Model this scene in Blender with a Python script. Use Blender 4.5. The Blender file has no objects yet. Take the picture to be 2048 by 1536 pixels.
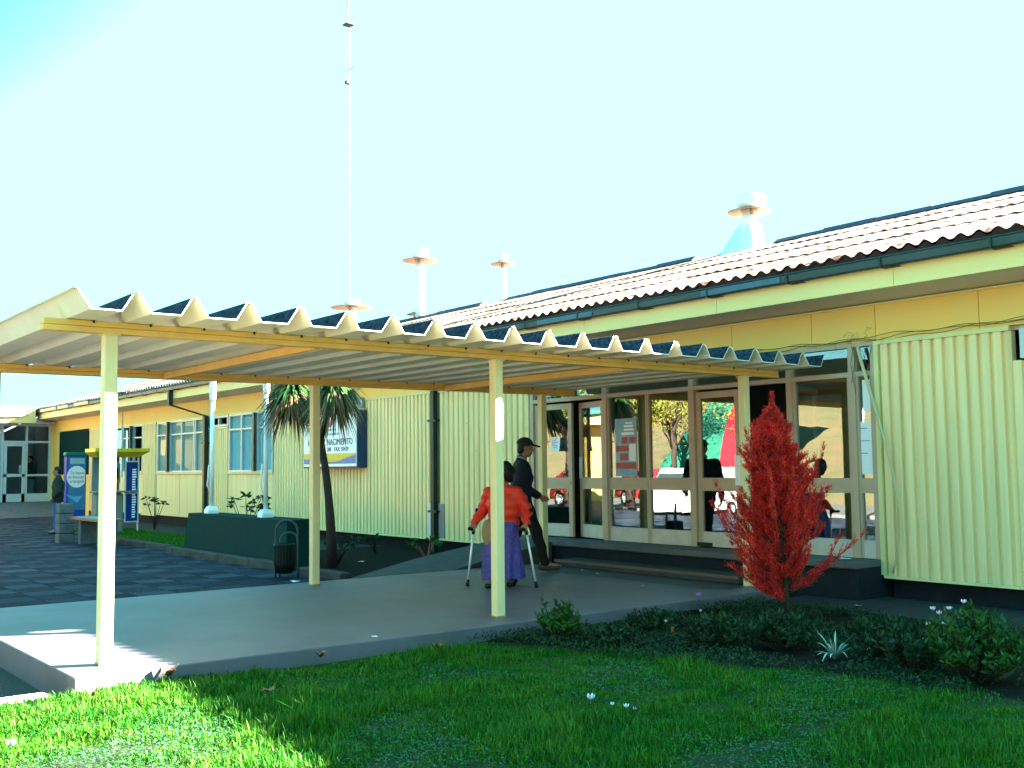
import bpy, bmesh, math, random
import numpy as np
from mathutils import Vector, Matrix

SC = bpy.context.scene
COL = SC.collection
R = math.radians
random.seed(7)
RNG = np.random.default_rng(11)

# ------------------------------------------------------------------ camera
CAMP = Vector((7.921, -2.4185, 1.3944))
yaw, pit, rol = R(38.0277), R(4.4262), R(-0.6454)
fh = Vector((-math.cos(yaw), math.sin(yaw), 0)); rt = Vector((math.sin(yaw), math.cos(yaw), 0)); up = Vector((0, 0, 1))
fw = fh * math.cos(pit) + up * math.sin(pit); uu = up * math.cos(pit) - fh * math.sin(pit)
r2 = rt * math.cos(rol) + uu * math.sin(rol); u2 = uu * math.cos(rol) - rt * math.sin(rol)
cam = bpy.data.cameras.new("camera")
cam.sensor_width = 36; cam.lens = 36 * 2124.97 / 2048
cam.clip_start = 0.05; cam.clip_end = 2000
co = bpy.data.objects.new("camera", cam); COL.objects.link(co)
m = Matrix((r2, u2, -fw)).transposed().to_4x4(); m.translation = CAMP
co.matrix_world = m
SC.camera = co

# ------------------------------------------------------------------ light, sky, exposure
SUN = Vector((1.03, 1.96, 1.0)).normalized()
sl = bpy.data.lights.new("sun", 'SUN'); sl.energy = 5.0; sl.angle = R(0.5); sl.color = (1.0, 0.93, 0.80)
so = bpy.data.objects.new("sun", sl); COL.objects.link(so)
so.rotation_euler = SUN.to_track_quat('Z', 'Y').to_euler()
W = bpy.data.worlds.new("World"); SC.world = W; W.use_nodes = True
nt = W.node_tree; nt.nodes.clear()
sky = nt.nodes.new('ShaderNodeTexSky'); sky.sky_type = 'NISHITA'; sky.sun_disc = False
sky.sun_elevation = math.asin(SUN.z); sky.sun_rotation = math.atan2(SUN.x, SUN.y)
sky.air_density = 1.0; sky.dust_density = 1.2; sky.ozone_density = 1.5
SKY_STR, EXPO = 0.055, 4.5
sp_ = nt.nodes.new('ShaderNodeSeparateColor'); cb_ = nt.nodes.new('ShaderNodeCombineColor')
nt.links.new(sky.outputs[0], sp_.inputs[0])
kk = 1.0 / (SKY_STR * 2 ** EXPO)          # sky value that renders as 1.0
def mnode(op, a, b):
    n = nt.nodes.new('ShaderNodeMath'); n.operation = op
    for i, q in enumerate((a, b)):
        if hasattr(q, 'default_value'): nt.links.new(q, n.inputs[i])
        else: n.inputs[i].default_value = q
    return n.outputs[0]
# thin bright haze: red is held just under white, the rest of the sky stays pale cyan
tcw = nt.nodes.new('ShaderNodeTexCoord'); dt = nt.nodes.new('ShaderNodeVectorMath'); dt.operation = 'DOT_PRODUCT'
sh_ = Vector((SUN.x, SUN.y, 0)).normalized(); dt.inputs[1].default_value = sh_; nt.links.new(tcw.outputs['Generated'], dt.inputs[0])
glow = mnode('MAXIMUM', mnode('ADD', mnode('MULTIPLY', dt.outputs['Value'], 1.84), 1.30), 0.70)   # brighter towards the sun side
red = mnode('MULTIPLY', mnode('POWER', mnode('MULTIPLY', mnode('DIVIDE', sp_.outputs[0], kk * 1.55), glow), 4.2), kk * 0.76)
nt.links.new(mnode('MINIMUM', red, kk * 0.755), cb_.inputs[0])
nt.links.new(mnode('MINIMUM', sp_.outputs[1], kk * 2.0), cb_.inputs[1]); nt.links.new(mnode('MINIMUM', mnode('MULTIPLY', sp_.outputs[2], 1.0), kk * 2.15), cb_.inputs[2])
bg = nt.nodes.new('ShaderNodeBackground'); bg.inputs[1].default_value = SKY_STR
wo = nt.nodes.new('ShaderNodeOutputWorld')
nt.links.new(cb_.outputs[0], bg.inputs[0]); nt.links.new(bg.outputs[0], wo.inputs[0])
SC.view_settings.view_transform = 'Standard'; SC.view_settings.look = 'None'
SC.view_settings.exposure = EXPO; SC.view_settings.gamma = 1.0
SC.render.engine = 'CYCLES'
SC.cycles.use_denoising = True
SC.cycles.max_bounces = 8; SC.cycles.transparent_max_bounces = 16
SC.cycles.sample_clamp_indirect = 6

# ------------------------------------------------------------------ materials
def mat(name, col, rough=0.7, col2=None, nscale=6.0, namt=0.5, bump=0.0, bscale=40.0, metal=0.0, spec=0.3, island=0.0, detail=6.0, stretch=None, trans=0.0, lim=(0.36, 0.68), spots=None):
    m = bpy.data.materials.new(name); m.use_nodes = True
    t = m.node_tree; b = t.nodes['Principled BSDF']
    b.inputs['Roughness'].default_value = rough; b.inputs['Metallic'].default_value = metal
    b.inputs['Specular IOR Level'].default_value = spec
    L = t.links.new
    tc = t.nodes.new('ShaderNodeTexCoord'); mp = t.nodes.new('ShaderNodeMapping')
    L(tc.outputs['Object'], mp.inputs['Vector'])
    if stretch: mp.inputs['Scale'].default_value = stretch
    if col2 is None: col2 = tuple(c * 0.8 for c in col)
    n = t.nodes.new('ShaderNodeTexNoise'); n.inputs['Scale'].default_value = nscale; n.inputs['Detail'].default_value = detail
    n.inputs['Roughness'].default_value = 0.62
    L(mp.outputs[0], n.inputs['Vector'])
    rp = t.nodes.new('ShaderNodeMapRange'); rp.inputs[1].default_value = lim[0]; rp.inputs[2].default_value = lim[1]
    rp.inputs[3].default_value = 0; rp.inputs[4].default_value = namt
    L(n.outputs['Fac'], rp.inputs[0])
    mx = t.nodes.new('ShaderNodeMix'); mx.data_type = 'RGBA'
    mx.inputs[6].default_value = (*col, 1); mx.inputs[7].default_value = (*col2, 1)
    L(rp.outputs[0], mx.inputs[0])
    out = mx.outputs[2]
    if spots:      # scattered stains, chips or screw heads: (scale, radius, colour)
        vo = t.nodes.new('ShaderNodeTexVoronoi'); vo.inputs['Scale'].default_value = spots[0]; L(tc.outputs['Object'], vo.inputs['Vector'])
        nd = t.nodes.new('ShaderNodeTexNoise'); nd.inputs['Scale'].default_value = spots[0] * 4; L(tc.outputs['Object'], nd.inputs['Vector'])
        ad = t.nodes.new('ShaderNodeMath'); ad.operation = 'MULTIPLY_ADD'; ad.inputs[1].default_value = spots[1] * 3; L(nd.outputs['Fac'], ad.inputs[0]); L(vo.outputs['Distance'], ad.inputs[2])
        mr = t.nodes.new('ShaderNodeMapRange'); mr.inputs[1].default_value = spots[1] * 2.6; mr.inputs[2].default_value = spots[1] * 2.0; mr.inputs[3].default_value = 0; mr.inputs[4].default_value = 0.85
        L(ad.outputs[0], mr.inputs[0]); m4 = t.nodes.new('ShaderNodeMix'); m4.data_type = 'RGBA'; m4.inputs[7].default_value = (*spots[2], 1)
        L(mr.outputs[0], m4.inputs[0]); L(out, m4.inputs[6]); out = m4.outputs[2]
    if island > 0:
        g = t.nodes.new('ShaderNodeNewGeometry'); hv = t.nodes.new('ShaderNodeHueSaturation')
        a = t.nodes.new('ShaderNodeMapRange'); a.inputs[3].default_value = 1 - island; a.inputs[4].default_value = 1 + island
        L(g.outputs['Random Per Island'], a.inputs[0]); L(a.outputs[0], hv.inputs['Value'])
        h = t.nodes.new('ShaderNodeMapRange'); h.inputs[3].default_value = 0.5 - island * 0.05; h.inputs[4].default_value = 0.5 + island * 0.05
        m2 = t.nodes.new('ShaderNodeMath'); m2.operation = 'FRACT'; m3 = t.nodes.new('ShaderNodeMath'); m3.operation = 'MULTIPLY'; m3.inputs[1].default_value = 7.31
        L(g.outputs['Random Per Island'], m3.inputs[0]); L(m3.outputs[0], m2.inputs[0]); L(m2.outputs[0], h.inputs[0]); L(h.outputs[0], hv.inputs['Hue'])
        L(out, hv.inputs['Color']); out = hv.outputs[0]
    L(out, b.inputs['Base Color'])
    if bump > 0:
        n2 = t.nodes.new('ShaderNodeTexNoise'); n2.inputs['Scale'].default_value = bscale; n2.inputs['Detail'].default_value = 5
        L(mp.outputs[0], n2.inputs['Vector'])
        bp = t.nodes.new('ShaderNodeBump'); bp.inputs['Strength'].default_value = bump; bp.inputs['Distance'].default_value = 0.02
        L(n2.outputs['Fac'], bp.inputs['Height']); L(bp.outputs[0], b.inputs['Normal'])
    if trans > 0:
        tr = t.nodes.new('ShaderNodeBsdfTranslucent'); ms = t.nodes.new('ShaderNodeMixShader'); ms.inputs[0].default_value = trans
        L(out, tr.inputs[0]); L(b.outputs[0], ms.inputs[1]); L(tr.outputs[0], ms.inputs[2])
        L(ms.outputs[0], t.nodes['Material Output'].inputs[0])
    return m

def glass_mat(name, refl=0.2, tintc=(0.75, 0.82, 0.80)):
    m = bpy.data.materials.new(name); m.use_nodes = True; t = m.node_tree; L = t.links.new
    t.nodes.remove(t.nodes['Principled BSDF'])
    tr = t.nodes.new('ShaderNodeBsdfTransparent'); tr.inputs[0].default_value = (*tintc, 1)
    gl = t.nodes.new('ShaderNodeBsdfGlossy'); gl.inputs['Roughness'].default_value = 0.0; gl.inputs[0].default_value = (0.95, 0.97, 0.95, 1)
    lw = t.nodes.new('ShaderNodeLayerWeight'); lw.inputs[0].default_value = 0.5
    pw = t.nodes.new('ShaderNodeMath'); pw.operation = 'POWER'; pw.inputs[1].default_value = 5.0; L(lw.outputs['Facing'], pw.inputs[0])
    fr = t.nodes.new('ShaderNodeMath'); fr.operation = 'MULTIPLY_ADD'; fr.inputs[1].default_value = 0.95; fr.inputs[2].default_value = 0.05; L(pw.outputs[0], fr.inputs[0])
    ad = t.nodes.new('ShaderNodeMath'); ad.operation = 'ADD'; ad.inputs[1].default_value = refl; ad.use_clamp = True
    # slight waviness of old panes
    tc = t.nodes.new('ShaderNodeTexCoord'); nz = t.nodes.new('ShaderNodeTexNoise'); nz.inputs['Scale'].default_value = 1.6
    bp = t.nodes.new('ShaderNodeBump'); bp.inputs['Strength'].default_value = 0.05; bp.inputs['Distance'].default_value = 0.02
    L(tc.outputs['Object'], nz.inputs['Vector']); L(nz.outputs['Fac'], bp.inputs['Height']); L(bp.outputs[0], gl.inputs['Normal'])
    ms = t.nodes.new('ShaderNodeMixShader')
    L(fr.outputs[0], ad.inputs[0]); L(ad.outputs[0], ms.inputs[0]); L(tr.outputs[0], ms.inputs[1]); L(gl.outputs[0], ms.inputs[2])
    L(ms.outputs[0], t.nodes['Material Output'].inputs[0])
    return m

M = {}
M['cream'] = mat('cream_paint', (0.74, 0.66, 0.30), 0.5, (0.62, 0.56, 0.27), 3.0, 0.6, 0.05, 60, stretch=(1, 1, 0.35))
M['cream_clad'] = mat('cream_cladding', (0.95, 0.71, 0.37), 0.55, (0.70, 0.51, 0.25), 3.2, 0.65, 0.05, 50, stretch=(3, 1, 0.10), spots=(2.2, 0.035, (0.45, 0.26, 0.12)))
M['post'] = mat('post_paint', (0.84, 0.69, 0.36), 0.45, (0.68, 0.56, 0.30), 5.0, 0.6, 0.06, 70, stretch=(1, 1, 0.3), spots=(4.0, 0.045, (0.40, 0.24, 0.10)))
M['frieze'] = mat('frieze_paint', (0.92, 0.56, 0.13), 0.6, (0.86, 0.58, 0.18), 2.0, 0.6)
M['fascia'] = mat('fascia_paint', (0.94, 0.72, 0.30), 0.5, (0.88, 0.66, 0.27), 3.0, 0.6, stretch=(0.4, 1, 2))
M['beige'] = mat('beige_frame_paint', (0.52, 0.36, 0.25), 0.5, (0.44, 0.32, 0.24), 4.0, 0.6)
M['beige_low'] = mat('scuffed_panel_paint', (0.60, 0.52, 0.47), 0.55, (0.44, 0.36, 0.30), 7.0, 0.55)
M['beam'] = mat('beam_paint', (0.88, 0.52, 0.13), 0.5, (0.70, 0.38, 0.10), 4.0, 0.6)
M['soffit'] = mat('soffit_board', (0.74, 0.64, 0.56), 0.8, (0.64, 0.56, 0.50), 2.0, 0.6)
M['gutter'] = mat('gutter_paint', (0.018, 0.055, 0.052), 0.4, (0.035, 0.075, 0.085), 3.0, 0.8, stretch=(0.6, 1, 1))
M['pipe'] = mat('downpipe_paint', (0.010, 0.030, 0.026), 0.45)
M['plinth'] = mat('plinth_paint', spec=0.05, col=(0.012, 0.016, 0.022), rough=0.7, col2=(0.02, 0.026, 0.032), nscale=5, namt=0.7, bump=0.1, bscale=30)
M['sheet_under'] = mat('sheet_underside_paint', (0.80, 0.75, 0.58), 0.7, (0.66, 0.60, 0.48), 1.6, 0.6, 0.05, 30)
M['sheet_top'] = mat('weathered_fibre_cement', (0.012, 0.014, 0.022), 0.95, (0.085, 0.095, 0.13), 26, 0.7, 0.35, 60, spec=0.05)
M['sheet_edge'] = mat('sheet_cut_edge', (0.80, 0.80, 0.74), 0.7)
M['roof'] = mat('corrugated_roof_sheet', (0.26, 0.20, 0.17), 0.95, (0.030, 0.012, 0.010), 8, 1.0, 0.5, 30, spec=0.05, stretch=(2.0, 0.5, 0.5), detail=10, lim=(0.47, 0.62))
M['roof_edge'] = mat('shade_toned_roof_edge', (0.030, 0.008, 0.008), 0.95, (0.07, 0.03, 0.02), 14, 0.7)  # shade on the sheet lips is put into this dark colour
M['ridge'] = mat('ridge_cap_sheet', (0.060, 0.040, 0.075), 0.9, (0.10, 0.07, 0.11), 8, 0.7)
M['galv'] = mat('galvanised_sheet', (0.62, 0.66, 0.68), 0.45, (0.45, 0.50, 0.54), 5, 0.6, metal=0.2)
M['vent_metal'] = mat('vent_sheet_metal', (0.84, 0.90, 0.93), 0.6, (0.76, 0.84, 0.88), 5, 0.6)
M['mast'] = mat('mast_steel', (0.030, 0.085, 0.09), 0.6)
M['rust'] = mat('rusty_sheet', (0.42, 0.26, 0.16), 0.7, (0.28, 0.14, 0.10), 9, 0.7)
M['concrete'] = mat('trowelled_concrete', (0.150, 0.132, 0.160), 0.48, (0.080, 0.070, 0.080), 1.0, 0.8, 0.10, 40, spec=0.35, detail=12, spots=(1.6, 0.05, (0.06, 0.05, 0.05)))
M['concrete_rough'] = mat('cast_concrete', (0.33, 0.29, 0.245), 0.85, (0.24, 0.20, 0.17), 6, 0.7, 0.35, 45)
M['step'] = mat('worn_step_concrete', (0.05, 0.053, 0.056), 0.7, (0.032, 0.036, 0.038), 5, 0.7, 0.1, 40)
M['dark_patch'] = mat('dark_concrete', (0.055, 0.056, 0.062), 0.5, (0.04, 0.043, 0.048), 4, 0.7, 0.06, 30)
M['nosing'] = mat('red_step_nosing', (0.15, 0.085, 0.055), 0.7, (0.09, 0.075, 0.06), 8, 0.8)
M['ramp'] = mat('ramp_concrete', (0.085, 0.075, 0.073), 0.8, (0.055, 0.048, 0.046), 5, 0.7, 0.15, 50)
M['path'] = mat('path_concrete', spec=0.1, col=(0.045, 0.042, 0.044), rough=0.8, col2=(0.03, 0.028, 0.03), nscale=3, namt=0.7, bump=0.15, bscale=40)
M['soil'] = mat('bed_soil', spec=0.05, col=(0.010, 0.009, 0.008), rough=0.95, col2=(0.022, 0.017, 0.012), nscale=12, namt=0.8, bump=0.8, bscale=30)
M['lawn'] = mat('lawn_turf', (0.012, 0.032, 0.006), 0.95, (0.008, 0.018, 0.005), 14, 0.8, 0.6, 60)
M['ground'] = mat('ground_earth', (0.10, 0.09, 0.07), 0.95, (0.06, 0.07, 0.03), 0.4, 0.8)
M['gravel'] = mat('fine_gravel', (0.09, 0.082, 0.075), 0.9, (0.030, 0.028, 0.030), 60, 1.0, 1.0, 70)
M['kerb'] = mat('kerb_concrete', spec=0.1, col=(0.075, 0.07, 0.068), rough=0.85, col2=(0.05, 0.035, 0.032), nscale=7, namt=0.8, bump=0.3, bscale=40)
M['kerb_white'] = mat('pale_kerb_concrete', (0.62, 0.62, 0.58), 0.8, (0.5, 0.5, 0.46), 7, 0.6, 0.2, 40)
M['grass'] = mat('grass_blade', (0.014, 0.135, 0.003), 0.6, (0.062, 0.180, 0.006), 1.6, 1.0, island=0.65, trans=0.35)
M['clover'] = mat('clover_leaf', (0.030, 0.115, 0.045), 0.6, (0.05, 0.16, 0.09), 3, 1.0, island=0.4, trans=0.2)
M['leaf'] = mat('shrub_leaf', (0.018, 0.080, 0.010), 0.5, (0.034, 0.115, 0.014), 4, 1.0, island=0.4, trans=0.2)
M['leaf_dark'] = mat('dark_shrub_leaf', (0.008, 0.036, 0.009), 0.55, (0.014, 0.055, 0.013), 4, 1.0, island=0.4, trans=0.15)
M['leaf_pale'] = mat('silver_leaf', (0.32, 0.42, 0.34), 0.5, (0.2, 0.32, 0.22), 8, 0.7, island=0.3)
M['red_leaf'] = mat('red_thuja_leaf', (0.95, 0.030, 0.008), 0.6, (0.45, 0.010, 0.008), 9, 1.0, island=0.45, trans=0.25)
M['bark'] = mat('bark', (0.045, 0.028, 0.020), 0.9, (0.02, 0.013, 0.01), 12, 0.8, 0.6, 60, stretch=(1, 1, 0.3))
M['palm_green'] = mat('palm_leaf', (0.020, 0.075, 0.018), 0.5, (0.04, 0.10, 0.02), 4, 1.0, island=0.5, trans=0.15)
M['palm_dry'] = mat('dry_palm_leaf', (0.16, 0.065, 0.035), 0.7, (0.26, 0.16, 0.07), 4, 1.0, island=0.5)
M['dry_leaf'] = mat('fallen_leaf', (0.34, 0.13, 0.06), 0.7, (0.22, 0.09, 0.05), 20, 0.8)
M['paper'] = mat('paper', (0.88, 0.86, 0.92), 0.7, (0.80, 0.79, 0.86), 6, 0.4)
M['petal'] = mat('pale_petal', (0.82, 0.74, 0.84), 0.5, (0.75, 0.55, 0.78), 20, 0.7)
M['petal_pink'] = mat('pink_petal', (0.62, 0.22, 0.62), 0.5)
M['wall_green'] = mat('green_plinth_paint', (0.006, 0.038, 0.038), 0.8, (0.004, 0.028, 0.030), 4, 0.7, 0.1, 40, spec=0.04)
M['white'] = mat('white_gloss_paint', (0.80, 0.82, 0.84), 0.4, (0.72, 0.74, 0.76), 3, 0.5)
M['black_green'] = mat('dark_green_metal', (0.004, 0.010, 0.008), 0.5, (0.008, 0.016, 0.013), 6, 0.6)
M['steel_green'] = mat('green_tube', (0.03, 0.07, 0.06), 0.4)
M['alu'] = mat('aluminium_frame', (0.50, 0.56, 0.60), 0.45, (0.42, 0.47, 0.52), 3, 0.5, metal=0.2)
M['curtain'] = mat('window_curtain', (0.40, 0.58, 0.68), 0.8, (0.30, 0.48, 0.58), 1.2, 0.7, stretch=(6, 1, 0.5))
M['blind'] = mat('window_blind', (0.46, 0.47, 0.44), 0.8, (0.34, 0.36, 0.36), 1.2, 0.7)
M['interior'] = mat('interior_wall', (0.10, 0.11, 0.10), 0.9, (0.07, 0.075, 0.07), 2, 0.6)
M['int_wood'] = mat('interior_boarding', (0.42, 0.34, 0.20), 0.8, (0.34, 0.27, 0.16), 2, 0.6)
M['int_orange'] = mat('orange_timber', (0.45, 0.16, 0.04), 0.6)
M['board'] = mat('green_notice_board', (0.004, 0.026, 0.030), 0.85, spec=0.04)
M['sign_blue'] = mat('sign_box_blue', (0.018, 0.048, 0.13), 0.4)
M['sign_white'] = mat('sign_face_white', (0.72, 0.82, 0.88), 0.3)
M['sign_yellow'] = mat('sign_yellow', (0.75, 0.50, 0.05), 0.4)
M['sign_wave'] = mat('sign_wave_blue', (0.07, 0.16, 0.48), 0.4)
M['sign_text'] = mat('sign_lettering', (0.05, 0.05, 0.16), 0.5)
M['sign_red'] = mat('sign_emblem_red', (0.65, 0.08, 0.10), 0.5)
M['phone_yellow'] = mat('phone_roof_yellow', (0.62, 0.46, 0.015), 0.4, (0.5, 0.34, 0.01), 4, 0.5)
M['phone_grey'] = mat('phone_pillar_grey', (0.15, 0.19, 0.20), 0.6, (0.12, 0.15, 0.16), 4, 0.6)
M['phone_blue'] = mat('phone_panel_blue', (0.008, 0.035, 0.19), 0.6, spec=0.05)
M['ad_blue'] = mat('advert_blue', (0.03, 0.16, 0.36), 0.35, (0.05, 0.24, 0.40), 2.5, 0.9)
M['ad_side'] = mat('advert_side_blue', (0.03, 0.06, 0.40), 0.4)
M['ad_green'] = mat('advert_green', (0.0, 0.16, 0.10), 0.4)
M['bench_wood'] = mat('bench_seat_brown', (0.30, 0.10, 0.05), 0.6, (0.2, 0.08, 0.05), 6, 0.6)
M['bench_top'] = mat('bench_seat_grey', (0.22, 0.23, 0.26), 0.6)
M['block'] = mat('concrete_block', (0.12, 0.13, 0.145), 0.85, (0.07, 0.075, 0.085), 9, 0.8, 0.4, 40)
M['skin'] = mat('skin', (0.36, 0.15, 0.10), 0.5, (0.30, 0.12, 0.08), 8, 0.5)
M['hair'] = mat('dark_hair', (0.006, 0.005, 0.006), 0.5)
M['navy'] = mat('navy_jacket_cloth', (0.006, 0.010, 0.020), 0.8, (0.012, 0.019, 0.038), 9, 0.7, 0.3, 25)
M['black_cloth'] = mat('black_trouser_cloth', (0.004, 0.004, 0.005), 0.85, (0.008, 0.008, 0.009), 9, 0.7, 0.3, 25)
M['red_cloth'] = mat('red_puffer_cloth', (0.85, 0.040, 0.016), 0.5, (0.70, 0.028, 0.014), 7, 0.7, 0.5, 14)
M['purple'] = mat('purple_skirt_cloth', (0.11, 0.080, 0.34), 0.85, (0.04, 0.045, 0.20), 26, 0.8, 0.35, 20)
M['jeans'] = mat('blue_jeans', (0.05, 0.10, 0.32), 0.85, (0.03, 0.06, 0.2), 10, 0.7, 0.3, 25)
M['jeans_grey'] = mat('grey_jeans', (0.12, 0.15, 0.19), 0.85)
M['dark_green_cloth'] = mat('dark_green_jacket', (0.012, 0.028, 0.028), 0.85)
M['shirt'] = mat('blue_shirt', (0.18, 0.24, 0.40), 0.8)
M['shoe'] = mat('dark_shoe', (0.012, 0.009, 0.010), 0.5)
M['shoe_brown'] = mat('brown_shoe', (0.07, 0.035, 0.025), 0.55)
M['bag'] = mat('tan_bag', (0.36, 0.21, 0.12), 0.7)
M['crutch'] = mat('crutch_aluminium', (0.80, 0.82, 0.84), 0.3, metal=0.3)
M['rubber'] = mat('black_rubber', (0.010, 0.012, 0.014), 0.7)
M['cable'] = mat('old_cable', (0.12, 0.085, 0.06), 0.8)
M['cable_pale'] = mat('painted_conduit', (0.55, 0.50, 0.28), 0.6)
M['asphalt'] = mat('asphalt', (0.10, 0.098, 0.095), 0.9, (0.075, 0.073, 0.07), 6, 0.7, 0.2, 80)
M['hill'] = mat('hillside_turf', (0.065, 0.07, 0.025), 0.95, (0.13, 0.075, 0.04), 0.9, 0.9, 0.3, 4)
M['tree_leaf'] = mat('autumn_leaf', (0.07, 0.12, 0.015), 0.6, (0.30, 0.22, 0.02), 0.9, 1.0, island=0.5, trans=0.25)
M['car_white'] = mat('white_car_paint', (0.78, 0.78, 0.76), 0.25, spec=0.5)
M['car_red'] = mat('red_car_paint', (0.55, 0.012, 0.02), 0.25, spec=0.5)
M['car_glass'] = mat('car_glass', (0.02, 0.03, 0.03), 0.08, spec=0.6)
M['tyre'] = mat('tyre_rubber', (0.012, 0.012, 0.013), 0.85)
M['net_green'] = mat('green_tarpaulin', (0.010, 0.12, 0.075), 0.8, (0.006, 0.06, 0.04), 3, 0.9)
M['wood_dark'] = mat('plain_dark', (0.02, 0.02, 0.02), 0.8)
M['poster_blue'] = mat('poster_blue', (0.16, 0.33, 0.48), 0.5, (0.35, 0.5, 0.6), 5, 0.8)
M['poster_red'] = mat('poster_red', (0.45, 0.07, 0.05), 0.5)
M['glass'] = glass_mat('window_glass', 0.18)
M['glass_mid'] = glass_mat('mid_window_glass', -0.14, (0.86, 0.92, 0.92))
M['glass_far'] = glass_mat('far_window_glass', -0.22, (0.86, 0.92, 0.92))

# paving: square slabs in a checker of smooth and pebbled tiles
def paving_mat():
    m = bpy.data.materials.new('plaza_paving'); m.use_nodes = True; t = m.node_tree; L = t.links.new; b = t.nodes['Principled BSDF']
    tc = t.nodes.new('ShaderNodeTexCoord')
    br = t.nodes.new('ShaderNodeTexBrick'); br.offset = 0; br.inputs['Scale'].default_value = 1.0
    br.inputs['Brick Width'].default_value = 0.5; br.inputs['Row Height'].default_value = 0.5; br.inputs['Mortar Size'].default_value = 0.010
    br.inputs['Color1'].default_value = (0.018, 0.027, 0.046, 1); br.inputs['Color2'].default_value = (0.046, 0.056, 0.080, 1); br.inputs['Mortar'].default_value = (0.003, 0.004, 0.007, 1)
    br.inputs['Mortar Smooth'].default_value = 0.3
    L(tc.outputs['Object'], br.inputs['Vector'])
    ck = t.nodes.new('ShaderNodeTexChecker'); ck.inputs['Scale'].default_value = 2.0
    mpc = t.nodes.new('ShaderNodeMapping'); mpc.inputs['Location'].default_value = (0, 0, 0.1); L(tc.outputs['Object'], mpc.inputs[0]); L(mpc.outputs[0], ck.inputs['Vector'])
    vo = t.nodes.new('ShaderNodeTexVoronoi'); vo.inputs['Scale'].default_value = 26; L(tc.outputs['Object'], vo.inputs['Vector'])
    nz = t.nodes.new('ShaderNodeTexNoise'); nz.inputs['Scale'].default_value = 1.3; nz.inputs['Detail'].default_value = 6; L(tc.outputs['Object'], nz.inputs['Vector'])
    mr = t.nodes.new('ShaderNodeMapRange'); mr.inputs[1].default_value = 0.0; mr.inputs[2].default_value = 0.6; mr.inputs[3].default_value = 1.35; mr.inputs[4].default_value = 0.35
    L(vo.outputs['Distance'], mr.inputs[0])
    mu = t.nodes.new('ShaderNodeMix'); mu.data_type = 'RGBA'; mu.blend_type = 'MULTIPLY'; L(ck.outputs['Fac'], mu.inputs[0]); L(br.outputs['Color'], mu.inputs[6]); L(mr.outputs[0], mu.inputs[7])
    m2 = t.nodes.new('ShaderNodeMix'); m2.data_type = 'RGBA'; m2.blend_type = 'MULTIPLY'; m2.inputs[0].default_value = 0.8
    rr = t.nodes.new('ShaderNodeMapRange'); rr.inputs[1].default_value = 0.3; rr.inputs[2].default_value = 0.7; rr.inputs[3].default_value = 0.6; rr.inputs[4].default_value = 1.4
    L(nz.outputs['Fac'], rr.inputs[0]); L(mu.outputs[2], m2.inputs[6]); L(rr.outputs[0], m2.inputs[7]); L(m2.outputs[2], b.inputs['Base Color'])
    b.inputs['Roughness'].default_value = 0.9; b.inputs['Specular IOR Level'].default_value = 0.08
    mb = t.nodes.new('ShaderNodeMath'); mb.operation = 'MULTIPLY'; L(mr.outputs[0], mb.inputs[0]); L(ck.outputs['Fac'], mb.inputs[1])
    ad = t.nodes.new('ShaderNodeMath'); ad.operation = 'SUBTRACT'; L(mb.outputs[0], ad.inputs[0]); L(br.outputs['Fac'], ad.inputs[1])
    bp = t.nodes.new('ShaderNodeBump'); bp.inputs['Strength'].default_value = 0.7; bp.inputs['Distance'].default_value = 0.012
    L(ad.outputs[0], bp.inputs['Height']); L(bp.outputs[0], b.inputs['Normal'])
    return m
M['paving'] = paving_mat()

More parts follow.
